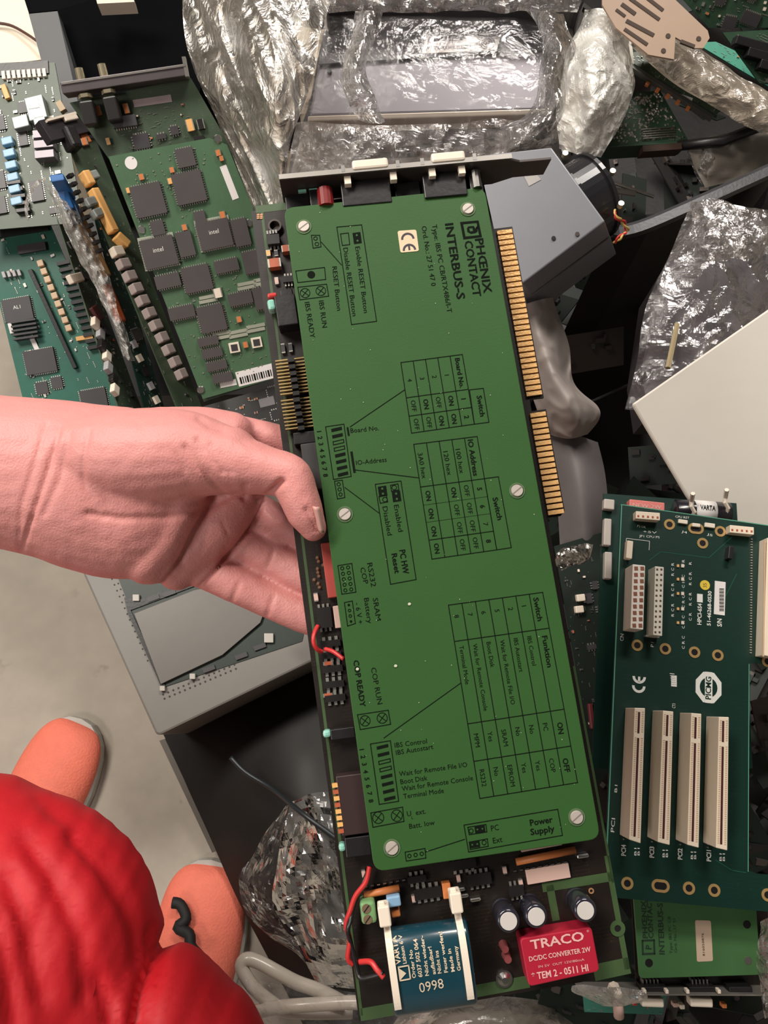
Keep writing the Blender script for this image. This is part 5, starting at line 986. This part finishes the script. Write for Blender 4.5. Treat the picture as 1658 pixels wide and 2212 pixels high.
# CE sticker
m = MB(); m.prism(rpoly(FC, [(858, 499), (898.5, 496), (904.6, 542.3), (864.5, 546)], .001, z), HP, HP+.0002, 0)
ce(m, FC, (880.5, 516), (884, 540), 14.5, 4.5, HP+.0003, (1.4, 10))
m.build('ce_sticker', [mat('cream_sticker', (.74, .56, .37), .5), mat('ce_ink', (.03, .025, .04), .5)], plate)
R = random.Random(3)
m = MB()
for i in range(70):
    s = Q([(625, 460), (1040, 415), (1280, 1790), (815, 1860)], R.random(), R.random()); p = cp(*s, z); r = R.uniform(.00008, .0002)
    m.poly([(p.x-r, p.y), (p.x, p.y-r*1.4), (p.x+r, p.y), (p.x, p.y+r)], z+.0002)
for u, v in ((883.7, 1304.7), (854, 1438.2), (771.5, 1445)):
    p = cp(u, v, z); m.poly([(p.x+.0007*math.cos(t), p.y+.0006*math.sin(t)) for t in (0, 1, 2, 3.2, 4.1, 5.2)], z+.0003)
m.build('dust_specks', mat('pale_dust', (.55, .55, .42), .8), plate)['kind'] = 'stuff'
# ---- parts along the left strip
m = MB()
for i in (-1, 1):
    for j in (-1, 0, 1): p = cp(561+i*3.5, 468+j*4); m.box((p.x, p.y, .0002), (.0012, .0006, .0003))
m.build('copper_mark', mat('copper', (.55, .3, .16), .4, .4), card)
m = MB(); p = cp(594, 492); m.ring((p.x, p.y, .0001), .0022, .003, .002); m.build('crystal_ring', DSTEEL, card)
chip(FC, card, (590, 516), 26, 22, -5, .0035, CHIPD, quad=False); chip(FC, card, (622, 602), 22, 14, -5, .002, CHIPD, quad=False)
for u, v, w, h, mm, nm in ((579, 546, 14, 9, AMBER, 'resistor'), (596, 546, 14, 8, CHIP, 'resistor'), (592, 567, 30, 20, BRICK, 'tantalum_capacitor'), (616, 536, 18, 15, BRICK, 'tantalum_capacitor'), (597, 606, 16, 8, PINKW, 'resistor'), (609, 705, 16, 9, BRICK, 'resistor'), (611, 752, 22, 8, CHIP, 'resistor'), (627, 750, 20, 8, CHIP, 'resistor'), (682, 1290, 20, 9, PINKW, 'resistor')):
    smd(FC, card, (u, v), w if nm != 'resistor' else w, h, 82 if nm == 'resistor' else -7, mm, nm, .0016 if nm == 'resistor' else .0035)
m = MB()
for k in range(4): p = cp(577+k*6.3, 502-k*.8, .003); m.box((p.x, p.y, .0015), (.0008, .0016, .003))
m.build('white_pins', METAL, card)
block('red_led', FC, card, (577, 638), (597, 635), 11, .001, .006, RED, .0008); block('green_led', FC, card, (577, 658), (594, 655), 25, .001, .007, TEAL, .0012)
block('led_housing', FC, card, (596, 672), (640, 666), 70, 0, .008, BLACK, .0004); block('led_housing', FC, card, (605, 634), (632, 630), 16, 0, .007, BLACK, .0004)
def header(v0, v1, n, ul0, ul1):
    hb = MB(); 
    for i in range(n):
        t = i/(n-1) if n > 1 else 0; v = v0+(v1-v0)*t; u = ul0+(ul1-ul0)*t
        m = MB(); cbox(m, FC, (u, v+2), (u+27, v-1.5), 2.8, .002, .0036); cbox(m, FC, (u+40, v-3), (u+62, v-6), 2.8, .002, .0036); m.build('header_pin', DGOLD, card)
        if i % 2 == 0: cbox(hb, FC, (u+27, v), (u+41, v-2), 9, 0, .0075)
    hb.build('header_body', BLACK, card)
header(778, 850, 11, 594, 605); header(864, 925, 9, 606, 616)
block('black_connector', FC, card, (634, 948), (690, 941), 26, 0, .006, BLACK, .0003); block('switch_block', FC, card, (655, 1010), (712, 1002), 105, 0, .0075, mat('worn_black_resin', (.03, .03, .03), .55), .0004)
block('red_switch_block', FC, card, (706, 1172), (722, 1290), 28, 0, .006, mat('faded_red_resin', (.42, .06, .045), .5), .0003); block('pink_connector', FC, card, (729, 1308), (735, 1356), 22, 0, .006, PINKW, .0003)
R = random.Random(11)
for i in range(9):
    p = cp(674+R.random()*26, 1205+i*8); m = MB(); m.cyl((p.x, p.y, 0), .0009, .0012, 8, 0, .0004); m.build('solder_joint', mat('coppery_solder', (.6, .38, .25), .3, .8), card)
chip(FC, card, (700, 1334), 32, 44, -7, .003, CHIPD, quad=False)
for v in (1390, 1415, 1445, 1478, 1508):
    chip(FC, card, (713+(v-1390)*.09, v), 44, 14, -7, .002, CHIPD, quad=False)
for v in (1433, 1502): smd(FC, card, (708, v), 22, 8, -7, BRICK, 'resistor')
block('status_led', FC, card, (697, 1587), (714, 1584), 16, .001, .006, TEAL, .001); block('led_housing', FC, card, (714, 1588), (766, 1581), 22, 0, .006, BLACK, .0003)
block('status_led', FC, card, (731, 1833), (746, 1830), 17, .001, .006, TEAL, .001); block('led_housing', FC, card, (746, 1832), (800, 1825), 40, 0, .007, BLACK, .0003)
block('dark_relay', FC, card, (732, 1742), (806, 1732), 125, 0, .0075, mat('dark_maroon_resin', (.035, .018, .018), .45), .0004)
for i in range(8):
    c = (723+i*1.9, 1697+i*14.1); m = MB(); cbox(m, FC, (c[0]-6, c[1]+1), (c[0]+6, c[1]-1), 8.5, .006, .0078); m.build('switch_lever', AMBER if i in (0, 2, 4, 5, 6) else BRICK, card)
# wires
def wire(name, pts, r, m, seg=6):
    P = densify([(u, v, h) for u, v, h in pts], seg); w = MB(); w.tube([FC.px(u, v, h) for u, v, h in P], r, 8); return w.build(name, m, card, smooth=True)
wire('red_wire', [(686, 1352, .003), (678, 1370, .006), (677, 1388, .007), (684, 1402, .006), (695, 1408, .004)], .0009, RED)
wire('red_wire', [(702, 1402, .004), (720, 1408, .006), (742, 1424, .008)], .0009, RED)
wire('red_wire', [(798, 1872, .006), (790, 1905, .007), (768, 1935, .007), (756, 1968, .007), (747, 1998, .006), (755, 2030, .006), (751, 2070, .005), (762, 2083, .004)], .001, RED)
wire('red_wire', [(776, 2078, .004), (800, 2078, .007), (814, 2095, .009), (829, 2112, .01)], .0011, RED)
wire('black_wire', [(800, 1870, .004), (782, 1912, .006), (765, 1950, .005), (757, 1985, .007), (751, 2010, .009), (757, 2036, .006), (770, 2090, .005), (777, 2112, .006), (800, 2110, .008), (828, 2102, .01)], .0009, BLACK)
# bottom area
R = random.Random(5)
for u0, v0, u1, v1 in ((786, 1934, 862, 1918), (1114, 1862, 1242, 1836)):
    m = MB(); m.tube([cp(u0, v0, .003), cp(u1, v1, .003)], .0014, 10); m.build('resistor_network', TANT, card, smooth=True)
for u0, v0, n in ((1112, 1882, 9), (790, 1916, 7)):
    m = MB()
    for i in range(n): p = cp(u0+i*13.6, v0-i*2.4, .001); m.box((p.x, p.y, .0006), (.0012, .0005, .0008))
    m.build('pin_row', METAL, card)
block('pink_label', FC, card, (1137, 1896), (1230, 1880), 30, 0, .0012, PINKW, .0002); block('pink_label', FC, card, (1124, 1830), (1212, 1814), 22, 0, .0012, PINKW, .0002)
m = MB(); cbox(m, FC, (1246, 1852), (1272, 1848), 8, 0, .003); m.build('crystal', METAL, card, bevel=.0005)
for c, w, h in (((924, 1930), 60, 22), ((1035, 1900), 52, 24), ((1000, 1868), 56, 20), ((1115, 1925), 32, 22), ((900, 1900), 40, 14)): chip(FC, card, c, w, h, -9, .002, CHIPD, quad=False)
for u, v in ((893, 1942), (1090, 1880), (1125, 1908), (990, 1898), (785, 1888)): smd(FC, card, (u, v), 18, 8, 80, PINKW, 'resistor')
m = MB(); cbox(m, FC, (963, 1908), (967, 1942), 18, 0, .004); m.build('tantalum_capacitor', TANT, card, bevel=.0003)
for u, v in ((993, 1922), (1000, 1936), (1027, 1944)):
    m = MB(); cbox(m, FC, (u-12, v+2), (u+12, v-2), 9, 0, .0022); m.build('crystal', METAL, card, bevel=.0006)
gb = block('terminal_block', FC, card, (792, 1948), (798, 1997), 33, 0, .009, mat('green_terminal_plastic', (.16, .32, .13), .4), .0012)
for u, v in ((791, 1963), (794, 1986)):
    m = MB(); p = cp(u, v, .009); m.cyl((p.x, p.y, .0088), .0017, .0005, 16); m.line((p.x-.001, p.y-.001), (p.x+.001, p.y+.001), .0004, .0094, 1); m.build('terminal_screw', [mat('brown_screw', (.2, .13, .08), .5, .3), BLACK], gb)
block('blue_terminal', FC, card, (835, 1951), (865, 1946), 22, 0, .007, LBLUE, .0006); block('orange_capacitor', FC, card, (845, 1976), (864, 1972), 16, 0, .005, TANT, .0006)
# battery: flattened rounded pack
BAT = mat('teal_blue_battery_wrap', (.008, .045, .065), .25, coat=.6, var=.05)
A = cp(818, 2008, .008); B = cp(1006, 1984, .008); C_ = cp(864, 2192, .008); Dd = cp(1030, 2166, .008)
ax = ((B-A)+(Dd-C_)).normalized(); dn = ((C_-A)+(Dd-B)).normalized(); dn = (dn-ax*dn.dot(ax)).normalized(); ctr = (A+B+C_+Dd)/4
LX = ((B-A).length+(Dd-C_).length)/2; LY = ((C_-A).length+(Dd-B).length)/2
m = MB(); n = 28; secs = []
for k, (x, s) in enumerate(((-.5, .82), (-.497, .93), (-.485, .985), (-.46, 1), (.46, 1), (.485, .985), (.497, .93), (.5, .82))):
    for i in range(n):
        t = 6.28318*i/n; cy = math.copysign(abs(math.cos(t))**.75, math.cos(t)); sz = math.copysign(abs(math.sin(t))**.8, math.sin(t))
        p = ctr+ax*x*LX+dn*cy*LY*.5*s; secs.append((p.x, p.y, .0078+sz*.0078*s))
m.add(secs, [(i*n+k, i*n+(k+1) % n, (i+1)*n+(k+1) % n, (i+1)*n+k) for i in range(7) for k in range(n)]+[tuple(range(n-1, -1, -1)), tuple(range(7*n, 8*n))])
bat = m.build('battery', BAT, card, smooth=True)
def on_bat(x, y, up=.0003):      # height of the battery's skin
    q = Vector((x, y, 0))-Vector((ctr.x, ctr.y, 0)); s = min(1, abs(q.dot(dn))/(LY*.5)); c = s**(1/.75); return .0078+.0078*max(0, 1-c*c)**.4+up
m = MB()
ztop = .01585
def BT(t, p0, p1, h, bold=False):
    n0 = len(m.v); T(m, FC, t, p0, p1, h, .0157, bold); m.v[n0:] = [(x, y, on_bat(x, y, .00025)) for x, y, _ in m.v[n0:]]
for t, p0, p1, h, bo in (('VARTA', (866, 2082), (856, 2028), 12, True), ('Lithium 6 V', (878, 2081), (868, 2026), 8, True), ('Order No', (898, 2112), (890, 2053), 8, True), ('6037 502 064', (912, 2110), (901, 2032), 9, True), ('Nicht wieder-', (926, 2107), (915, 2026), 8, True), ('aufladbar!', (941, 2104), (931, 2046), 8, True), ('Nicht ins', (953, 2102), (946, 2054), 8, True), ('Feuer werfen!', (967, 2100), (955, 2018), 8, True), ('Made in', (982, 2098), (973, 2050), 8, True), ('Germany', (995, 2096), (987, 2044), 8, True), ('0998', (907, 2145), (959, 2134), 21, False)): BT(t, p0, p1, h, bo)
P = [cp(u, v, ztop) for u, v in ((860, 2089), (882, 2085), (886, 2114), (864, 2118))]
for i in range(4): m.line(P[i], P[(i+1) % 4], .0005, ztop+.0002)
P = [cp(u, v, ztop) for u, v in ((861, 2091), (864, 2117), (877, 2102))]; m.poly([(p.x, p.y) for p in P], ztop+.0002)
m.build('battery_lettering', mat('cream_lettering', (.62, .52, .38), .5), bat)
for (u0, v0), (u1, v1), hd in (((833, 1990), (861, 2190), (830, 1979)), ((989, 1962), (1018, 2168), (985, 1950))):
    m = MB(); vs = []; a = cp(u0, v0, .0155); b = cp(u1, v1, .0155); d2 = (b-a).normalized(); e = Vector((-d2.y, d2.x, 0)); n = 24
    for i in range(n+1):
        p = a.lerp(b, i/n); hz = on_bat(p.x, p.y, .0012)
        if i in (0, n): hz = .004
        for s in (-1, 1):
            for o_ in (0, -.001): vs.append((p.x+e.x*s*.0013, p.y+e.y*s*.0013, hz+o_))
    fs = []
    for i in range(n):
        j = i*4; fs += [(j, j+4, j+6, j+2), (j+1, j+3, j+7, j+5), (j, j+1, j+5, j+4), (j+2, j+6, j+7, j+3)]
    m.add(vs, fs); tie = m.build('cable_tie', CREAM, card, smooth=False)
    m = MB(); hp = cp(hd[0], hd[1], .012); R0 = math.atan2(d2.y, d2.x); m.box((hp.x, hp.y, .009), (.0075, .0045, .008), R0); q = cp(hd[0]-5, hd[1]-16, .012); m.box((q.x, q.y, .011), (.005, .0026, .0012), R0); m.build('tie_head', CREAM, tie, bevel=.0006)
# electrolytic capacitors
CAPS = mat('black_capacitor_sleeve', (.02, .02, .03), .18, coat=.5); ALU = mat('capacitor_top_aluminium', (.62, .58, .55), .5, .1)
for u, v in ((1098, 1990), (1158, 1980), (1264, 1967)):
    h = .0125; p = cp(u, v, h); q = cp(u, v, h); k = FC.sc(u, v, h); m = MB()
    prof = [(25.5, .0), (25.5, .001), (24, .0014), (25.5, .002), (25.5, h-.0015), (24, h-.0002), (19.5, h)]; n = 28; vs = []
    for r, zz in prof: vs += [(p.x+r*k*math.cos(6.28318*i/n), p.y+r*k*math.sin(6.28318*i/n), zz) for i in range(n)]
    m.add(vs, [(j*n+i, j*n+(i+1) % n, (j+1)*n+(i+1) % n, (j+1)*n+i) for j in range(len(prof)-1) for i in range(n)]+[tuple(range((len(prof)-1)*n, len(prof)*n))])
    o = m.build('electrolytic_capacitor', CAPS, card, smooth=True); m = MB(); m.cyl((p.x, p.y, h-.0001), 19*k, .0004, 28, 0, 18*k); m.build('capacitor_top', ALU, o)
# converter module
hT = .0095; m = MB(); m.prism(rpoly(FC, [(1122, 2028), (1277, 2002), (1295, 2098), (1142, 2132)], .0018, hT), 0, hT)
conv = m.build('converter_module', mat('crimson_converter_case', (.40, .012, .035), .45, var=.05), card, bevel=.0004)
m = MB(); zz = hT+.0002
T(m, FC, 'TRACO', (1147, 2051), (1262, 2031), 19, zz, True); TC(m, FC, '\u00ae', (1269, 2011), (10, -1.8), 5, zz)
T(m, FC, 'DC/DC CONVERTER 2W', (1143, 2077), (1276, 2055), 10, zz, True); T(m, FC, 'IN 5V  OUT 12V/80mA', (1163, 2091), (1262, 2075), 5, zz); T(m, FC, '* TEM 2 - 0511 HI', (1149, 2117), (1271, 2097), 14, zz, True)
m.build('module_lettering', mat('pink_lettering', (.75, .42, .40), .5), conv)
m = MB(); p = cp(1088, 2113, .0); R0 = 18*FC.sc(1088, 2113)
m.cyl((p.x, p.y, 0), R0, .0008, 20, 0, R0); m.cyl((p.x, p.y, .0008), R0*.8, .0016, 20, 0, R0*.35); m.build('dome_screw', METAL, card, smooth=False)
for u, v in ((1086, 2040), (1092, 2062)):
    m = MB(); p = cp(u, v); m.cyl((p.x, p.y, 0), .0018, .005, 12, 0, .0014); m.build('small_diode', mat('dark_rose_resin', (.2, .05, .05), .3), card)
for u, v in ((1333, 2005),):
    m = MB(); p = cp(u, v); m.ring((p.x, p.y, .0001), .0013, .003, .0003); m.cyl((p.x, p.y, .0), .0013, .0002, 14, 1); m.build('mounting_pad', [PRIM, BLACK], card)
m = MB(); p = cp(1276, 1924); m.ring((p.x, p.y, .0001), .0006, .0011, .0003); m.build('via_ring', mat('copper', (.5, .3, .2), .4), card)
# ================================================================== the person
t = thing('person', 'person in a red padded coat and coral shoes holding the long green card', 'person', loc=Z(150, 1900, 0))
def relp(V): l = t.location; return [(p[0]-l.x, p[1]-l.y, p[2]-l.z) for p in V]
SK = mat('warm_skin', (.70, .285, .265), .5, 0, .12, 14, bump=.25, bscale=1100, sss=.12)
hb = MB()
def lf(nodes, n=20, k=5): loft(hb, densify(rounded([tuple(map(float, q)) for q in nodes]), k), n)
# forearm, wrist and palm as flattened lofts
lf([(-260, 985, .340, 150, .034), (-120, 1000, .338, 160, .032), (0, 1018, .336, 164, .029), (120, 1036, .334, 174, .026), (190, 1052, .333, 182, .024), (262, 1066, .334, 186, .0225)], 28)
lf([(180, 985, .330, 92, .021), (300, 990, .326, 108, .022), (400, 985, .324, 100, .0205), (490, 990, .322, 72, .016)])              # heel of the thumb
lf([(120, 1130, .338, 74, .018), (220, 1162, .337, 76, .018), (300, 1186, .337, 68, .017), (345, 1200, .338, 60, .015)])              # heel of the hand
lf([(350, 950, .340, 72, .016), (430, 930, .341, 52, .013), (500, 935, .342, 46, .011)])                                           # web to the index finger
lf([(430, 990, .322, 84, .0175), (510, 1003, .320, 66, .0145), (580, 1018, .319, 53, .0115), (625, 1030, .318, 48, .0102), (643, 1068, .317, 44, .0096), (660, 1110, .317, 40, .0084), (676, 1140, .318, 30, .0065)], 22)   # thumb
lf([(440, 925, .346, 46, .0105), (520, 938, .350, 40, .0095), (600, 955, .353, 38, .009), (690, 985, .354, 35, .0085), (760, 1010, .353, 30, .008)])         # index
# fingers folded at the base, then running under the card
lf([(372, 1010, .333, 60, .017), (392, 1080, .334, 56, .016), (362, 1150, .335, 58, .0155), (322, 1205, .336, 56, .015)])
lf([(520, 1058, .344, 52, .015), (480, 1120, .344, 60, .0155), (425, 1185, .345, 58, .0145), (385, 1232, .346, 42, .0125)])
lf([(300, 1090, .344, 120, .014), (430, 1120, .348, 90, .011)])
lf([(430, 1085, .350, 50, .010), (500, 1095, .352, 50, .010), (560, 1115, .352, 46, .0095), (640, 1150, .352, 38, .0088), (740, 1195, .349, 32, .008)])         # middle
lf([(400, 1140, .350, 55, .011), (470, 1155, .350, 56, .011), (540, 1180, .350, 50, .0100), (600, 1215, .349, 44, .0092), (660, 1245, .346, 40, .0086), (760, 1290, .346, 33, .008)])   # ring
lf([(350, 1190, .348, 55, .011), (430, 1222, .347, 46, .0100), (500, 1255, .346, 43, .0092), (590, 1300, .345, 39, .0082), (680, 1340, .343, 36, .0076), (750, 1375, .343, 30, .007)])     # little
V, Fc, Nn = unify(hb, .0010, 11)
creases = [ # polyline px, width px, depth m
 ([(100, 915), (75, 1000), (45, 1095), (40, 1180)], 6, .0006), ([(128, 925), (105, 1010), (78, 1090), (55, 1160), (45, 1195)], 6, .0012), ([(192, 930), (178, 1000), (183, 1060), (215, 1105)], 7, .0006), ([(150, 940), (130, 1030), (95, 1110)], 9, .0006),
 ([(190, 1110), (260, 1120), (350, 1118), (430, 1105), (490, 1075)], 10, .0010),
 ([(442, 1105), (418, 1150), (392, 1205), (370, 1240), (342, 1268)], 5, .0018), ([(572, 1082), (548, 1130), (505, 1190), (470, 1225), (425, 1275)], 5, .0022),
 ([(400, 965), (430, 1010), (470, 1055), (492, 1075)], 7, .0012), ([(425, 950), (455, 990), (480, 1020)], 7, .0009), ([(455, 960), (478, 985), (500, 1020)], 7, .0007), ([(380, 980), (400, 1015)], 7, .0005),
 ([(500, 1072), (515, 1068), (528, 1078)], 6, .0014), ([(528, 1050), (530, 1076)], 6, .0012), ([(558, 1080), (582, 1066), (608, 1040)], 7, .0022), ([(575, 1075), (578, 1098), (600, 1120)], 6, .001),
 ([(540, 925), (548, 950)], 6, .0006), ([(430, 905), (455, 920), (480, 925)], 8, .0010),
 
 ([(590, 1190), (578, 1225)], 6, .0006), ([(515, 1262), (500, 1300)], 6, .0006), ([(590, 1290), (575, 1335)], 6, .0006), ([(480, 1125), (490, 1150)], 5, .0005),
 ([(660, 1100), (672, 1125), (684, 1148)], 5, .0009), ([(684, 1148), (700, 1142)], 5, .0006)]
out = []
for p, n in zip(V, Nn):
    vd = (CL-p).normalized(); f = n.dot(vd); q = p.copy()
    if f > .05:
        u, v = topx(p); s = 0
        for pl, w, dp in creases:
            xs = [a for a, _ in pl]; ys_ = [b for _, b in pl]
            if u < min(xs)-25 or u > max(xs)+25 or v < min(ys_)-25 or v > max(ys_)+25: continue
            d = min(segd((u, v), pl[i], pl[i+1])[0] for i in range(len(pl)-1)); s = max(s, dp*math.exp(-(d/w)**2*1.4))
        q = q-n*s*min(1, f*1.5)
        q += n*.0004*noise.noise(p*70)+n*.00018*noise.noise(p*260)
    out.append(q)
mm = MB(); mm.add(relp(out), Fc); mm.build('body', SK, t, smooth=True)
# thumb nail
F = Fr(D(676, 1098, .3085), D(690, 1150, .311), D(703, 1108, .312)); m = MB(); vs = []
for i in range(7):
    for j in range(9):
        a = (i/6-.5); b = j/8; u = 682+b*12+a*17*(1-.25*b*b); v = 1096+b*56+abs(a)*-4
        p = D(u, v, .3085+b*.0030+a*a*.006); vs.append(p)
m.add(relp(vs), [(i*9+j, i*9+j+1, (i+1)*9+j+1, (i+1)*9+j) for i in range(6) for j in range(8)]); nail = m.build('thumb_nail', mat('pale_nail', (.60, .33, .29), .45, coat=.1), t, smooth=True, label='pale thumb nail')
so = nail.modifiers.new('thickness', 'SOLIDIFY'); so.thickness = .0006
# coat
COAT = mat('red_padded_fabric', (.62, .009, .018), .6, 0, .06, 25, bump=.25, bscale=160)
cb_ = MB()
def lc(nodes): loft(cb_, densify(rounded([tuple(map(float, q)) for q in nodes]), 5), 28)
lc([(-330, 1960, .60, 250, .10), (-160, 2010, .60, 290, .11), (0, 2100, .60, 320, .12), (60, 2300, .60, 310, .12), (80, 2480, .60, 300, .12)])
lc([(-60, 1960, .62, 270, .11), (40, 2030, .61, 285, .11), (100, 2180, .60, 272, .11), (140, 2400, .60, 270, .11)])
lc([(230, 2200, .60, 170, .09), (330, 2240, .60, 185, .09), (400, 2360, .59, 200, .09), (420, 2500, .59, 200, .09)])
V, Fc, Nn = unify(cb_, .005, 8)
folds = [([(400, 1985), (350, 2040), (310, 2120), (290, 2220)], 16, .012), ([(60, 1820), (120, 1900), (170, 2010), (190, 2160)], 22, .005), ([(160, 1800), (230, 1890), (290, 1990), (310, 2090)], 20, .005), ([(20, 1900), (60, 2010), (90, 2150)], 22, .005), ([(-10, 2000), (10, 2100), (30, 2212)], 22, .005), ([(210, 2110), (225, 2160), (245, 2215)], 14, .006), ([(330, 2010), (320, 2080), (290, 2160)], 14, .006), ([(90, 1730), (170, 1790), (230, 1850)], 18, .003), ([(350, 2080), (330, 2150), (320, 2212)], 12, .005)]
out = []
for p, n in zip(V, Nn):
    u, v = topx(p); s = 0
    for pl, w, dp in folds: s = max(s, dp*math.exp(-(min(segd((u, v), pl[i], pl[i+1])[0] for i in range(len(pl)-1))/w)**2))
    w_ = Vector((u*.010+v*.004, v*.0028-u*.0014, 0)); a = noise.noise(w_*.7)*.005+noise.noise(Vector((u*.03+v*.012, v*.004-u*.0016, 2)))*.0013+noise.noise(Vector((u*.07+v*.03, v*.006, 5)))*.0003
    out.append(p-n*s+n*a)
m = MB(); m.add(relp(out), Fc); m.build('red_coat', COAT, t, smooth=True)
# trousers from coat down to each shoe
TR = mat('black_trouser_cloth', (.015, .015, .018), .8)
def shoe(toe, heel, w, seed, lace):
    """coral knit shoe on the floor: toe and heel pixels on the floor plane"""
    A = Z(*toe, 0); B = Z(*heel, 0); d = (A-B).normalized(); s = Vector((d.y, -d.x, 0)); L = .27; B = A-d*L
    prof = [(0, .020, .022), (.006, .032, .034), (.02, .043, .043), (.045, .050, .050), (.08, .053, .056), (.12, .051, .064), (.16, .046, .075), (.20, .041, .088), (.25, .038, .092), (.27, .026, .080)]
    vs = []; n = 20
    for x, wd_, h in prof:
        wd_ *= w/.1; c = A-d*x
        for i in range(n):
            a = 6.28318*i/n; ca, sa = math.cos(a), math.sin(a); z = .022+max(0, sa)**.85*(h-.022) if sa > 0 else .022+sa*.010
            vs.append(c+s*wd_*ca*(1 if sa <= 0 else 1-.12*sa)+Vector((0, 0, z)))
    m = MB(); m.add(relp(vs), [(i*n+k, i*n+(k+1) % n, (i+1)*n+(k+1) % n, (i+1)*n+k) for i in range(len(prof)-1) for k in range(n)]+[tuple(range(n-1, -1, -1)), tuple(range((len(prof)-1)*n, len(prof)*n))])
    sh = m.build('shoe', mat('coral_knit', (.85, .20, .13), .7, 0, .1, 90, bump=.8, bscale=330), t, smooth=True, label=('coral knit shoe with black laces' if lace else 'coral knit shoe nearest the floor stains'))
    sb_ = sh.modifiers.new('subdivision', 'SUBSURF'); sb_.levels = 1; sb_.render_levels = 2
    m = MB(); vs = []
    for z, g in ((0.0, 1.0), (.004, 1.05), (.018, 1.05), (.022, 1.0)):
        for k in range(32):
            a = 6.28318*k/32; ca, sa = math.cos(a), math.sin(a); x = L/2-ca*L/2*1.0; 
            for j in range(len(prof)-1):
                if prof[j][0] <= x <= prof[j+1][0]+1e-9: f = (x-prof[j][0])/(prof[j+1][0]-prof[j][0]); wd_ = (prof[j][1]*(1-f)+prof[j+1][1]*f)*w/.1; break
            sg = 1 if sa >= 0 else -1; q = abs(sa)**.3
            vs.append(A-d*(x-.006*ca*g)+s*sg*wd_*g*q+Vector((0, 0, z)))
    m.add(relp(vs), [(r_*32+k, r_*32+(k+1) % 32, (r_+1)*32+(k+1) % 32, (r_+1)*32+k) for r_ in range(3) for k in range(32)]+[tuple(range(31, -1, -1)), tuple(range(96, 128))])
    m.build('shoe_sole', mat('pale_grey_sole', (.48, .47, .43), .6), sh, smooth=False)
    if lace:
        m = MB(); pts = densify([(372, 1950, .060), (390, 1955, .060), (402, 1985, .064), (384, 2003, .066), (408, 2018, .070), (412, 2045, .074), (430, 2066, .078)], 4)
        m.tube(relp([Z(*p) for p in pts]), .007, 8); m.build('black_laces', mat('black_lace_cord', (.01, .01, .01), .7), sh, smooth=True)
    m = MB(); c = A-d*.20; m.tube(relp([c+Vector((0, 0, .075)), c+Vector((0, 0, .16))+s*0-d*.01, c-d*.03+Vector((0, 0, .30)), Z(120 if not lace else 330, 2060 if not lace else 2200, .42)]), [.034, .045, .055, .06], 16)
    m.build('trouser_leg', TR, t, smooth=True)
shoe((184, 1562), (70, 1800), .106, 1, False)
shoe((462, 1862), (418, 2120), .112, 2, True)
